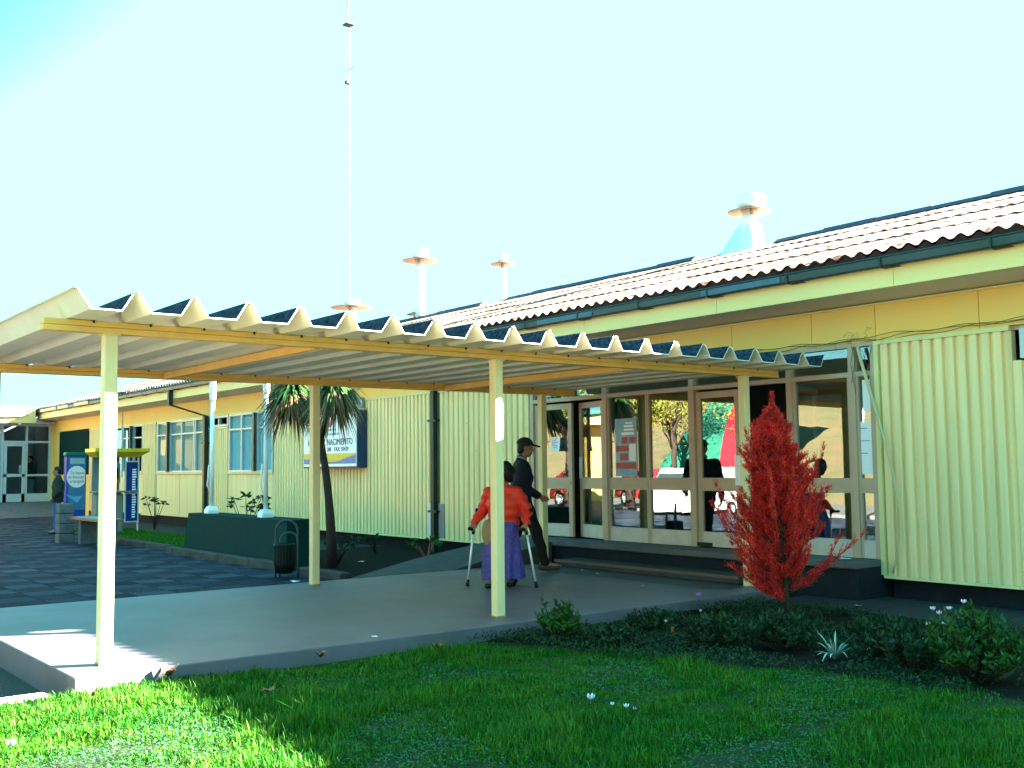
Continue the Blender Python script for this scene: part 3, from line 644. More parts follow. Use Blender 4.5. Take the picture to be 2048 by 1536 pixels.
# fixed lights: frame rails, panes and kick panels
def fixed(x0, x1):
    mb = MB(); st = 0.028
    mb.box(x0, x0 + st, YF - 0.025, YF + 0.04, ZD, TB); mb.box(x1 - st, x1, YF - 0.025, YF + 0.04, ZD, TB)
    mb.box(x0 + st, x1 - st, YF - 0.02, YF + 0.035, 1.045, 1.215)
    f = obj('fixed_light', mb, 'beige', H)
    obj('kick_panel', MB().box(x0 + st, x1 - st, YF - 0.018, YF + 0.034, ZD, 0.515), 'beige_low', f)
    mb = MB(); mb.box(x0 + st, x1 - st, YF + 0.008, YF + 0.014, 0.515, 1.045); mb.box(x0 + st, x1 - st, YF + 0.008, YF + 0.014, 1.215, TB)
    obj('pane', mb, 'glass', f)
fixed(-3.37, -2.565); fixed(-2.558, -1.765); fixed(-0.092, 0.70); fixed(0.79, 0.998)
# door leaves hung on vertical hinges
def door(hx, w, ang, side, plate=None, gm='glass'):
    """hx hinge x, w leaf width, side +1 leaf extends to +x; ang opening into the building"""
    d = bpy.data.objects.new('tmp', None); mb = MB(); st = 0.085; t = 0.045; h = TB - 0.03 - ZD - 0.01; zb = ZD + 0.01
    def lx(a, b): return (a * side, b * side)
    for a, b in [(0.01, st), (w - st, w - 0.006)]: mb.box(*lx(a, b), -t / 2, t / 2, zb, zb + h)
    mb.box(*lx(st, w - st), -t / 2 + 0.002, t / 2 - 0.002, zb + h - 0.085, zb + h)
    mb.box(*lx(st, w - st), -t / 2 + 0.002, t / 2 - 0.002, 1.045, 1.215)
    leaf = obj('door', mb, 'beige', None, local=True); leaf.parent = H; leaf.location = (hx, 0.012, 0); leaf.rotation_euler = (0, 0, ang)
    obj('kick_panel', MB().box(*lx(st, w - st), -t / 2 + 0.003, t / 2 - 0.003, zb, 0.515), 'beige_low', leaf, local=True)
    mb = MB(); mb.box(*lx(st, w - st), -0.003, 0.003, 0.515, 1.045); mb.box(*lx(st, w - st), -0.003, 0.003, 1.215, zb + h - 0.085)
    obj('pane', mb, gm, leaf, local=True)
    if plate == 'pull':
        mb = MB(); mb.box(*lx(w - st + 0.004, w - 0.004), -t / 2 - 0.008, -t / 2 - 0.001, 1.20, 1.52)
        obj('push_plate', mb, 'galv', leaf, local=True)
        mb = MB().tube([((w - 0.17) * side, -t / 2 - 0.03, 1.22), ((w - 0.17) * side, -t / 2 - 0.05, 1.26), ((w - 0.17) * side, -t / 2 - 0.05, 1.48), ((w - 0.17) * side, -t / 2 - 0.03, 1.52)], 0.011, 8)
        obj('pull_handle', mb, 'galv', leaf, True, local=True)
    if plate == 'lock':
        mb = MB().box(*lx(w - 0.055, w - 0.03), -t / 2 - 0.006, -t / 2 - 0.001, 1.12, 1.15); obj('lock', mb, 'rust', leaf, local=True)
    if plate == 'label':
        mb = MB().box(*lx(w - 0.098, w - 0.012), -t / 2 - 0.004, -t / 2 - 0.001, 1.12, 1.50); obj('push_plate', mb, 'paper', leaf, local=True)
        mb = MB().box(*lx(0.0, 0.24), -t / 2 - 0.03, -t / 2 - 0.002, zb + 0.005, zb + 0.05); obj('floor_closer', mb, 'wood_dark', leaf, local=True)
    return leaf
door(-5.05, 0.835, R(3), 1, 'lock')
door(-3.46, 0.775, R(-14), -1, 'pull')
door(-1.675, 0.745, R(0), 1, 'label')
door(-0.178, 0.745, R(-80), -1, None, 'glass_far')

# =================================================================== NOTICES, SIGN, CABLES (hang on the building)
tag(obj('wall_poster', MB().box(-3.235, -2.80, YF + 0.002, YF + 0.0065, 1.235, 2.055), 'poster_blue'), 'tall blue and red health poster taped inside the entrance glass', 'poster')
po = bpy.data.objects['wall_poster']
mb = MB()
for z0, z1, x0, x1 in [(1.34, 1.43, -3.22, -2.815), (1.46, 1.56, -3.14, -2.98), (1.59, 1.67, -3.22, -2.96), (1.70, 1.79, -3.10, -2.99), (1.71, 1.79, -2.95, -2.82)]: mb.box(x0, x1, YF - 0.001, YF + 0.0015, z0, z1)
obj('red_panel', mb, 'poster_red', po)
mb = MB()
for z0, z1, x0, x1 in [(1.82, 1.86, -3.1, -2.85), (1.88, 1.91, -3.05, -2.85), (1.93, 1.96, -3.05, -2.87), (1.98, 2.0, -3.02, -2.88)]: mb.box(x0, x1, YF - 0.002, YF + 0.001, z0, z1)
obj('poster_lines', mb, 'paper', po); obj('pale_panel', MB().box(-2.95, -2.82, YF - 0.002, YF + 0.001, 1.45, 1.69), 'paper', po)
def notice(x0, x1, z0, z1, lab, n=6, y=YF - 0.03, curl=0.012):
    mb = MB(); rows = []
    for k in range(7):
        z = z1 + (z0 - z1) * k / 6
        rows.append([(x0 + (x1 - x0) * i / 4, y - curl * (k / 6) ** 3 * (1 if i in (0, 4) else 0.3) * 2, z) for i in range(5)])
    mb.loft(rows, False, False, closed=False)
    o = tag(obj('paper_notice', mb, 'paper', None, True), lab, 'notice', 'paper notices on the entrance glass')
    if n:
        mb = MB()
        for k in range(n):
            z = z1 - 0.12 * (z1 - z0) - k * (z1 - z0) * 0.72 / n; w = (x1 - x0) * random.uniform(0.45, 0.8)
            mb.box(x0 + 0.1 * (x1 - x0), x0 + 0.1 * (x1 - x0) + w, y - 0.004, y - 0.0015, z - 0.004, z + 0.004)
        obj('printed_line', mb, 'shirt', o)
    return o
notice(-4.63, -4.42, 1.615, 1.83, 'white paper notice with printed lines taped to the left door pane', 6, YF - 0.03)
notice(0.86, 1.03, 1.97, 2.33, 'upper pale sheet taped inside the narrow pane beside the right cladding', 0, YF - 0.006, 0.0)
notice(0.80, 0.985, 1.26, 1.85, 'long white sheet taped low inside the narrow pane beside the right cladding', 3, YF - 0.006, 0.0)

# light box sign
S = thing('hospital_sign', 'blue framed white light box sign reading HOSPITAL NACIMIENTO with yellow and blue waves', 'sign', (-11.7, 8.0, 1.4))
SY = 7.92
sx0, sx1, sz0, sz1 = -12.46, -10.20, 1.40, 2.52
obj('sign_box', MB().bbox(sx0, sx1, SY + 0.012, 8.145, sz0, sz1, 0.008), 'sign_blue', S)
obj('sign_face', MB().box(sx0 + 0.03, sx1 - 0.03, SY + 0.002, SY + 0.0115, sz0 + 0.03, sz1 - 0.03), 'sign_white', S)
fx0, fx1 = sx0 + 0.04, sx1 - 0.05
obj('yellow_band', MB().box(fx0, fx1, SY - 0.002, SY + 0.0015, sz0 + 0.085, sz0 + 0.29), 'sign_yellow', S)
pts = [(fx0, SY - 0.004, sz0 + 0.085)] + [(fx0 + (fx1 - fx0) * t, SY - 0.004, sz0 + 0.155 + 0.03 * math.cos(t * 6.0) + 0.07 * max(0, (t - 0.7) / 0.3) ** 0.8) for t in np.linspace(0, 1, 24)] + [(fx1, SY - 0.004, sz0 + 0.085)]
obj('blue_wave', MB().prism(pts, (0, 0.0015, 0)), 'sign_wave', S)
obj('sign_text', text_mb('HOSPITAL NACIMIENTO', 0.185, (-11.31, SY - 0.002, 1.86), (1, 0, 0), (0, 0, 1), 0.003, 'CENTER', 0.93), 'sign_text', S)
obj('sign_text', text_mb('FONO: 511 288    FAX: 50429', 0.12, (-11.29, SY - 0.002, 1.735), (1, 0, 0), (0, 0, 1), 0.003, 'CENTER'), 'sign_text', S)
obj('sign_text', text_mb('SERVICIO DE SALUD BIO BIO', 0.06, (-11.29, SY - 0.002, 2.06), (1, 0, 0), (0, 0, 1), 0.003, 'CENTER'), 'shirt', S)
obj('sign_text', text_mb('MINISTERIO DE SALUD', 0.05, (-11.29, SY - 0.002, 2.15), (1, 0, 0), (0, 0, 1), 0.003, 'CENTER'), 'shirt', S)
obj('emblem', MB().prism([(-11.36, SY, 2.22), (-11.24, SY, 2.22), (-11.12, SY, 2.38), (-11.20, SY, 2.38), (-11.24, SY, 2.43), (-11.28, SY, 2.36)], (0, -0.003, 0)), 'sign_red', S)
# older pale lettering board above
B = thing('old_name_board', 'pale slatted board on a rail above the light box sign, half hidden by palm leaves', 'board', (-11.5, 8.1, 2.56))
obj('board_panel', MB().bbox(-12.6, -10.25, 8.06, 8.10, 2.57, 2.78, 0.006), mat('old_board_paint', (0.55, 0.58, 0.58), 0.7, (0.25, 0.26, 0.27), 9, 0.9), B)
obj('rail', MB().box(-12.65, -10.2, 8.04, 8.13, 2.54, 2.566), 'cream', B)

tag(obj('dark_green_board', MB().bbox(-31.6, -28.22, YF - 0.05, YF - 0.012, 1.28, 2.79, 0.01), 'board'), 'large dark green board on the far end wall of the hospital', 'board')
# cables strung along the head of the entrance and the corner
C_ = thing('loose_cable', 'tangled old cables sagging along the entrance head and over the corner', 'cable', (0.6, 8.1, 2.7))
mb = MB()
for q in range(3):
    pts = []
    for k in range(60):
        x = -0.9 + 3.9 * k / 59
        pts.append((x, YF - 0.05 - 0.006 * q, 2.775 + 0.012 * q + 0.018 * math.sin(3.1 * x + q * 2) + 0.012 * math.sin(9 * x + q) + (0.015 * (x - 1.05) if x > 1.05 else 0)))
    mb.tube(pts, 0.0035, 5)
for q in range(6):
    a = Vector((0.75 + random.uniform(-0.25, 0.4), YF - 0.06, 2.79)); pts = [a]
    for k in range(5): pts.append(pts[-1] + Vector((random.uniform(-0.09, 0.09), random.uniform(-0.02, 0.02), random.uniform(-0.06, 0.06))))
    mb.tube(pts, 0.002, 4)
obj('strand', mb, 'cable', C_, True)
mb = MB()
for x, l, s_ in [(0.77, 0.42, 0.05), (0.80, 0.55, -0.04), (0.93, 0.22, 0.03), (0.98, 0.30, -0.05), (1.02, 0.1, 0.02)]:
    mb.tube([(x, YF - 0.06, 2.72), (x + s_, YF - 0.065, 2.72 - l * 0.35), (x + s_ * 0.4, YF - 0.065, 2.72 - l * 0.7), (x - s_ * 0.3, YF - 0.06, 2.72 - l)], 0.003, 5)
obj('hanging_wire', mb, 'cable', C_, True)
pts = []
for k in range(30):
    t = k / 29
    # slack conduit from the head of the glass, over the corner trim and down to the base
    P0, P1, P2, P3 = Vector((0.86, YF - 0.07, 2.70)), Vector((1.12, YF - 0.12, 1.75)), Vector((1.52, YF - 0.13, 1.0)), Vector((1.20, YF - 0.07, 0.18))
    pts.append(P0 * (1 - t) ** 3 + P1 * 3 * t * (1 - t) ** 2 + P2 * 3 * t * t * (1 - t) + P3 * t ** 3)
obj('slack_conduit', MB().tube(pts, [0.021 - 0.011 * k / 29 for k in range(30)], 7), 'cable_pale', C_, True)

# =================================================================== STEPS AND RAMP
S = thing('entrance_steps', 'two low worn concrete steps with reddish nosing below the glass doors', 'steps', (-2, 7.7, 0))
obj('lower_step', MB().bbox(-3.55, -0.27, 7.283, 7.70, 0.0045, 0.09, 0.006), 'step', S)
obj('nosing', MB().bbox(-3.56, -0.26, 7.262, 7.30, 0.052, 0.094, 0.008), 'nosing', S)
obj('landing', MB().bbox(-5.4, 1.04, 7.70, YF - 0.045, -0.27, 0.302, 0.004).box(-5.2, 1.04, YF - 0.045, YF + 0.21, -0.27, 0.304), 'plinth', S)
mb = MB().bbox(-5.41, 1.043, 7.655, YF - 0.042, 0.235, 0.312, 0.010)
obj('landing_slab', mb, mat('landing_concrete', (0.11, 0.11, 0.112), 0.75, (0.065, 0.067, 0.07), 4, 0.8, 0.12, 35), S)
mb = MB(); A, B_, C, D, E_ = (-4.066, 4.32, 0.003), (-4.06, 5.9, 0.003), (-4.06, 7.652, 0.29), (-5.25, 7.652, 0.29), (-4.98, 5.9, 0.10)
lo = lambda p: (p[0], p[1], -0.2)
mb.add([A, B_, C, D, E_] + [lo(p) for p in (A, B_, C, D, E_)], [(0, 1, 4), (1, 2, 3, 4), (0, 5, 6, 1), (1, 6, 7, 2), (2, 7, 8, 3), (3, 8, 9, 4), (4, 9, 5, 0)])
tag(obj('wheelchair_ramp', mb, 'ramp'), 'short concrete ramp rising beside the walkway slab to the door landing', 'ramp')

# =================================================================== CANOPY
K = thing('walkway_canopy', 'cream canopy with deep ridged fibre cement roof on six square posts over the walkway', 'canopy', (-1.8, 3.6, 0))
P = 0.4154; ZS = 2.489; XF, XR = 0.55, -4.22
pr = [(-0.102, 0.0), (-0.026, 0.118), (-0.015, 0.134), (0.0, 0.139), (0.015, 0.134), (0.026, 0.118), (0.102, 0.0)]
line = []
for k in range(-1, 20):
    yc = 0.045 + P * k
    for i, (dy, dz) in enumerate(pr):
        if k == 19 and i > 3: continue
        if k == -1 and i < 2: continue
        line.append((yc + dy, ZS + dz))
n = len(line); th = 0.009
# offset curve for the top surface
topl = []
for i, (y, z) in enumerate(line):
    a = line[max(i - 1, 0)]; b = line[min(i + 1, n - 1)]; t = Vector((b[0] - a[0], b[1] - a[1])).normalized(); topl.append((y - t.y * th, z + t.x * th))
xsn = [XF, 0.2, -0.8, -1.83, -2.9, XR]
random.seed(3)
edge = {}
for k in range(n): edge[k] = 0.0
mb = MB(); V = []; 
def rowpts(l, x, j): return [(x + (0.010 * math.sin(i * 1.7) if j in (0,) else 0), y, z) for i, (y, z) in enumerate(l)]
lows = [rowpts(line, x, j) for j, x in enumerate(xsn)]; tops = [rowpts(topl, x, j) for j, x in enumerate(xsn)]
mb.cur = 0; mb.loft(lows, False, False, closed=False)
mb.cur = 1; mb.loft(tops[::-1], False, False, closed=False)
mb.cur = 2
for a, b in ((lows[0], tops[0]), (tops[-1], lows[-1])):
    mb.add(a + b, [(i, n + i, n + i + 1, i + 1) for i in range(n - 1)])
for i in (0, n - 1):
    mb.add([r[i] for r in lows] + [r[i] for r in tops], [(j, j + 1, len(xsn) + j + 1, len(xsn) + j) for j in range(len(xsn) - 1)])
sh = obj('roof_sheeting', mb, ['sheet_under', 'sheet_top', 'sheet_edge'], K)
# hook bolts where the sheet sits on the beams
for k in range(0, 19):
    for xb in (0.008, -3.75, -3.628):
        y = 0.045 + P * k - 0.13; obj('hook_bolt', MB().box(xb - 0.004, xb + 0.004, y - 0.007, y + 0.007, ZS - 0.020, ZS + 0.012), 'roof_edge', sh)
for xb in (-0.099, -3.741):
    mb = MB().bbox(xb, xb + 0.101, -0.431, 7.787, 2.40, 2.441, 0.004).bbox(xb + 0.004, xb + 0.098, -0.428, 7.784, 2.443, 2.486, 0.004)
    obj('beam', mb, 'beam', K)
for y in (1.75, 5.48):
    obj('cross_beam', MB().bbox(-3.638, -0.101, y, y + 0.055, 2.395, 2.47, 0.004), 'beam', K)
for xp in (-0.096, -3.738):
    for k in range(3):
        y = 3.575 * k
        mb = MB().bbox(xp, xp + 0.096, y, y + 0.096, 0.0, 2.399, 0.007)
        o = obj('post', mb, 'post', K)
        obj('base_rust', MB().box(xp - 0.003, xp + 0.099, y - 0.003, y + 0.099, 0.0035, 0.016), 'rust', o)
        obj('weld_plate', MB().box(xp - 0.012, xp + 0.108, y - 0.012, y + 0.108, 2.388, 2.3985), 'post', o)

# =================================================================== LEFT WING AT THE END
XW = -32.6
A = thing('wing_building', 'far cream wing with green gutter and glazed doors closing the courtyard', 'building', (XW, 6, 0))
obj('fascia', MB().box(XW + 0.55, XW + 0.6, -4, 7.42, 3.10, 3.60), 'fascia', A)
obj('gutter', MB().box(XW + 0.605, XW + 0.72, -4, 7.30, 3.55, 3.70), mat('wing_gutter_paint', (0.04, 0.16, 0.14), 0.4, (0.10, 0.30, 0.27), 2, 0.6), A)
obj('soffit', MB().box(XW - 0.1, XW + 0.55, -4, 8.1, 3.10, 3.13), 'soffit', A)
obj('roof', MB().box(XW + 0.6, XW - 6.1, -4, 8.9, 3.605, 3.66), 'roof', A)
obj('wall', MB().box(XW - 0.05, XW + 0.05, -4, 5.2, -0.2, 3.1).box(XW - 0.05, XW + 0.05, 8.1, 8.2, -0.2, 3.1), 'frieze', A)
M['wing_inner'] = mat('wing_inner_wall', (0.42, 0.44, 0.46), 0.9)
obj('inner_wall', MB().box(XW - 6.1, XW - 6, -4, 9, -0.2, 3.6).box(XW - 6, XW - 0.06, -4.1, -4, -0.2, 3.6).box(XW - 6, XW - 0.06, 9, 9.1, -0.2, 3.6), 'wing_inner', A)
obj('inner_floor', MB().box(XW - 6, XW - 0.06, -4, 9, 0.2, 0.3), 'wing_inner', A)
obj('base_wall', MB().box(XW - 0.04, XW + 0.06, 5.21, 8.1, -0.2, 0.33), 'block', A)
mb = MB()
for y in (5.24, 6.38, 6.48, 7.28, 8.06): mb.box(XW - 0.04, XW + 0.04, y - 0.04, y + 0.04, 0.33, 3.08)
for z in (2.45, 3.05): mb.box(XW - 0.036, XW + 0.036, 5.2, 8.1, z - 0.04, z + 0.04)
fr = obj('glazed_front', mb, 'alu', A)
obj('pane', MB().box(XW - 0.005, XW + 0.005, 5.28, 8.02, 0.36, 3.04), 'glass_far', fr)
mb = MB()
for z in (1.27,): mb.box(XW - 0.034, XW + 0.034, 7.32, 8.02, z - 0.035, z + 0.035)
mb.box(XW - 0.034, XW + 0.034, 7.32, 8.02, 0.33, 0.62)
obj('lower_panel', mb, 'alu', fr)
mb = MB()
for y0, y1, z0, z1 in [(6.53, 7.23, 0.34, 0.62), (6.53, 7.23, 1.22, 1.32), (6.53, 6.63, 0.34, 2.4), (7.13, 7.23, 0.34, 2.4), (6.63, 7.13, 2.3, 2.4)]: mb.box(XW + 0.042, XW + 0.08, y0, y1, z0, z1)
obj('door', mb, 'alu', A)
tag(obj('access_ramp', MB().prism([(XW + 0.07, 8.1, -0.12), (XW + 0.07, 8.1, 0.32), (XW + 0.9, 8.1, 0.31), (XW + 3.0, 8.1, -0.11)], (0, -5.5, 0)), 'block'), 'grey concrete apron sloping up to the far wing doors', 'ramp')
tag(obj('white_oval', MB().ell((XW + 0.68, 6.45, 3.42), (0.06, 0.72, 0.13)), 'white', None, True), 'long white oval shape on the far wing fascia', 'lamp')  # plain white oval set on the wing fascia

# =================================================================== VEGETATION
def norm(a): return a / np.maximum(np.linalg.norm(a, axis=-1, keepdims=True), 1e-9)
def leaves(C_, D, L, Wd, seed=0, cup=0.0, Nrm=None):
    """diamond leaves: base C_, direction D, length L, width Wd -> V, F"""
    rng = np.random.default_rng(seed); n = len(C_); D = norm(D)
    r = rng.normal(size=(n, 3)) if Nrm is None else Nrm
    S = norm(np.cross(D, r)); N = np.cross(S, D)
    L = np.broadcast_to(L, (n,))[:, None]; Wd = np.broadcast_to(Wd, (n,))[:, None]
    V = np.stack([C_, C_ + D * L * 0.45 + S * Wd * 0.5 + N * cup * L, C_ + D * L, C_ + D * L * 0.45 - S * Wd * 0.5 + N * cup * L], 1).reshape(-1, 3)
    F = np.arange(4 * n).reshape(n, 4)
    return V, F
def merge(parts):
    Vs, Fs, o = [], [], 0
    for V, F in parts: Vs.append(V); Fs.append(F + o); o += len(V)
    return np.concatenate(Vs), np.concatenate(Fs)

# --- grass blades over the visible lawn
def in_bed(x, y): return y > np.interp(x, [p[0] for p in BED], [p[1] for p in BED])
def vis(x, y, mar=0.6):
    d = np.stack([x - CAMP.x, y - CAMP.y, np.full_like(x, GZ - CAMP.z)], -1)
    zc = d @ np.array(fw); xc = d @ np.array(r2); yc = d @ np.array(u2)
    return (zc > 0.5) & (np.abs(xc) < zc * 0.482 + mar) & (yc > -zc * 0.362 - mar)
def noise2(x, y, s, seed):
    rng = np.random.default_rng(seed); v = np.zeros_like(x)
    for k in range(7):
        a, b, p = rng.normal() * s, rng.normal() * s, rng.uniform(0, 6.28); v += np.sin(a * x + b * y + p)
    return v / 7 ** 0.5
N = 700000
gx = RNG.uniform(0.335, 7.6, N); gy = RNG.uniform(-2.6, 4.6, N)
dist = np.hypot(gx - CAMP.x, gy - CAMP.y)
edgey = np.interp(gx, [p[0] for p in BED], [p[1] for p in BED]) + 0.13 * noise2(gx, gy, 5, 5) + np.abs(RNG.normal(0, 0.12, N))
k = vis(gx, gy) & (gy < edgey) & (RNG.uniform(size=N) < np.clip(1.5 - dist * 0.07, 0.45, 1.0))
gx, gy = gx[k], gy[k]
pn = noise2(gx, gy, 1.6, 2); pf = noise2(gx, gy, 5.0, 3)
clm = (noise2(gx, gy, 2.4, 8) > 0.55)
h = (0.030 + 0.016 * pf + 0.010 * pn) * RNG.lognormal(0, 0.42, len(gx)); h = np.clip(h, 0.010, 0.11); h[clm] *= 0.6
h *= np.where(gx < 0.62, 0.62, 1.0)
def tuft(cx, cy, r, f):
    global h
    d2 = (gx - cx) ** 2 + (gy - cy) ** 2; h = h * (1 + f * np.exp(-d2 / (2 * r * r)))
tuft(2.25, 0.55, 0.10, 1.6); tuft(1.55, 0.85, 0.10, 0.8); tuft(0.62, 1.0, 0.08, 1.0); tuft(0.45, 2.6, 0.3, 0.8)
n = len(gx); ang = RNG.uniform(0, 2 * np.pi, n); lean = RNG.normal(0.35, 0.28, n)
base = np.stack([gx, gy, lawn_z(gx, gy) - 0.004], -1)
dr = np.stack([np.cos(ang), np.sin(ang), np.zeros(n)], -1); sd = np.stack([-np.sin(ang), np.cos(ang), np.zeros(n)], -1)
w = RNG.uniform(0.0012, 0.0026, n)[:, None] * (1 + 0.10 * np.hypot(gx - CAMP.x, gy - CAMP.y))[:, None]
mid = base + dr * (lean * h * 0.45)[:, None] + np.array([0, 0, 1.0]) * (h * 0.62)[:, None]
tip = base + dr * (lean * h * 1.25)[:, None] + np.array([0, 0, 1.0]) * (h * np.clip(1.05 - 0.3 * np.abs(lean), 0.4, 1))[:, None]
V = np.stack([base - sd * w, base + sd * w, mid + sd * w * 0.8, tip, mid - sd * w * 0.8], 1).reshape(-1, 3)
i5 = (np.arange(n) * 5)[:, None]
F = np.concatenate([i5 + np.array([[0, 1, 2]]), i5 + np.array([[0, 2, 4]]), i5 + np.array([[4, 2, 3]])])
go = np_mesh('grass', V, F, 'grass'); go['kind'] = 'stuff'; go['label'] = 'short mown grass blades of the front lawn'; go['category'] = 'grass'
N = 60000
bxs = RNG.uniform(0.36, 6.2, N); bys = RNG.uniform(2.9, 6.9, N)
k = vis(bxs, bys, 0.3) & (bys > np.interp(bxs, [p[0] for p in BED], [p[1] for p in BED]) - 0.05) & (noise2(bxs, bys, 3.0, 17) + 0.5 * noise2(bxs, bys, 9, 18) > -0.15 + 0.35 * (bys > 5.4))
bxs, bys = bxs[k], bys[k]; n = len(bxs); ang = RNG.uniform(0, 6.28, n)
V, F = leaves(np.stack([bxs, bys, GZ + 0.02 + RNG.uniform(0, 0.06, n)], -1), np.stack([np.cos(ang), np.sin(ang), RNG.uniform(0.1, 1.3, n)], -1), RNG.uniform(0.015, 0.042, n), 0.012, 5, 0.05)
o = np_mesh('ground_cover', V, F, 'leaf_dark'); o['kind'] = 'stuff'; o['label'] = 'dark low weeds covering the flower bed soil'; o['category'] = 'ground cover'
# --- clover patches among the grass
N = 90000
gx = RNG.uniform(0.4, 7.0, N); gy = RNG.uniform(-1.8, 4.2, N)
cm = noise2(gx, gy, 2.4, 8) + 0.35 * noise2(gx, gy, 9, 9)
k = vis(gx, gy, 0.3) & (gy < np.interp(gx, [p[0] for p in BED], [p[1] for p in BED]) - 0.05) & (cm > -0.1 + RNG.uniform(0, 1.5, N))
gx, gy = gx[k], gy[k]; n = len(gx)
zc = lawn_z(gx, gy) + RNG.uniform(0.012, 0.036, n); ang = RNG.uniform(0, 6.28, n)
tilt = RNG.normal(0, 0.35, (n, 2)); NN = norm(np.stack([tilt[:, 0], tilt[:, 1], np.ones(n)], -1))
parts = []
for q in range(3):
    a = ang + q * 2.094
    D = np.stack([np.cos(a), np.sin(a), np.zeros(n)], -1); D = norm(D - NN * np.sum(D * NN, -1, keepdims=True))
    sz = RNG.uniform(0.005, 0.010, n)
    parts.append(leaves(np.stack([gx, gy, zc], -1), D, sz, sz * 1.1, q, 0.12, NN))
V, F = merge(parts)
o = np_mesh('clover', V, F, 'clover'); o['kind'] = 'stuff'; o['label'] = 'bluish green clover patches spread through the lawn'; o['category'] = 'clover'
# verge grass far left
N = 16000
gx = RNG.uniform(-20, -9.7, N); gy = RNG.uniform(5.14, 6.68, N); n = N
h = RNG.uniform(0.02, 0.06, n); ang = RNG.uniform(0, 6.28, n)
base = np.stack([gx, gy, np.full(n, -0.092)], -1)
V, F = leaves(base, np.stack([0.4 * np.cos(ang), 0.4 * np.sin(ang), np.ones(n)], -1), h, 0.014, 1)
o = np_mesh('verge_grass', V, F, 'grass'); o['kind'] = 'stuff'; o['label'] = 'strip of short grass between phone booth and green wall'; o['category'] = 'grass'

# --- red thuja
def thuja(loc, H_, seed):
    rng = np.random.default_rng(seed)
    t = thing('red_conifer', 'rust red young conifer with feathery upswept sprays at the entrance corner', 'tree', loc)
    bx, by, bz = loc
    mb = MB(); tr = [(bx - 0.07 * q ** .5 + 0.015 * math.sin(3 * q), by - 0.09 * q ** .5, bz + H_ * 0.99 * q) for q in np.linspace(0, 1, 9)]
    mb.tube(tr, [0.026 * (1 - 0.85 * q) + 0.003 for q in np.linspace(0, 1, 9)], 8)
    tw = MB(); parts = []
    for b in range(270):
        u = rng.uniform(0.02, 1.0) ** 0.85; z0 = 0.10 + (H_ - 0.16) * u * 0.92
        az = rng.uniform(0, 6.283)
        rmax = np.interp(u, [0, 0.14, 0.34, 0.58, 0.78, 0.92, 1.0], [0.46, 0.60, 0.58, 0.43, 0.22, 0.08, 0.02])
        # lopsided silhouette: lobes
        lob = 0.84 + 0.24 * math.sin(2 * az + 6 * u) + 0.24 * math.sin(3 * az - 11 * u + 1)
        Lb = rmax * min(rng.uniform(0.5, 1.2) * np.clip(lob, 0.5, 1.2), 1.12)
        rise = rng.uniform(0.5, 1.35) * (0.75 if u < 0.5 else 0.8)
        out = np.array([math.cos(az), math.sin(az), 0.0]); K_ = 14
        s = np.linspace(0, 1, K_)[:, None]
        p0 = np.array([bx - 0.07 * u ** 0.5, by - 0.09 * u ** 0.5, bz + z0])
        path = p0 + out * Lb * (s ** 0.85) + np.array([0, 0, 1.0]) * Lb * rise * (0.25 * s + 0.75 * s ** 2.0) + rng.normal(0, 0.008, (K_, 3)) * s
        tw.tube([tuple(q) for q in path[::2]], [0.006 * (1 - 0.8 * q) + 0.001 for q in np.linspace(0, 1, 7)], 4)
        # sprays: twigs in loose fans along the branch, each set with tiny scale leaves
        tang = np.gradient(path, axis=0); tang = norm(tang)
        for k in range(3, K_):
            for q in range(7):
                sidev = norm(np.cross(tang[k], rng.normal(size=3)))
                d = norm(tang[k] * 1.0 + sidev * rng.uniform(0.15, 0.6) + np.array([0, 0, 0.35]))
                lt = rng.uniform(0.06, 0.17) * (1.15 - 0.5 * k / K_) * (1.0 - 0.45 * u)
                nl = 13; ss = np.linspace(0.05, 1, nl)[:, None]
                c = path[k] + d * lt * ss + sidev * (0.03 * ss ** 2) * rng.uniform(-0.6, 0.6)
                dd = norm(d + 0.95 * rng.normal(size=(nl, 3)) * 0.55)
                parts.append((c, dd, rng.uniform(0.012, 0.028, nl)))
    for q in range(260):
        z = bz + H_ * rng.uniform(0.78, 0.985); lt = 0.10 * (1.03 - (z - bz) / H_) * 4; a = rng.uniform(0, 6.283); d = norm(np.array([math.cos(a), math.sin(a), 1.3])); ss = np.linspace(0.05, 1, 9)[:, None]
        parts.append((np.array([bx - 0.07, by - 0.09, z]) + d * lt * ss, norm(d + 0.5 * rng.normal(size=(9, 3))), rng.uniform(0.010, 0.022, 9)))
    C_ = np.concatenate([p[0] for p in parts]); D = np.concatenate([p[1] for p in parts]); L = np.concatenate([p[2] for p in parts])
    V, F = leaves(C_, D, L, 0.0062, seed + 1)
    mb.add(tw.v, tw.f)
    obj('trunk', mb, 'bark', t, True)
    np_mesh('foliage', V, F, 'red_leaf', t)
thuja((1.545, 5.86, -0.12), 2.22, 21)

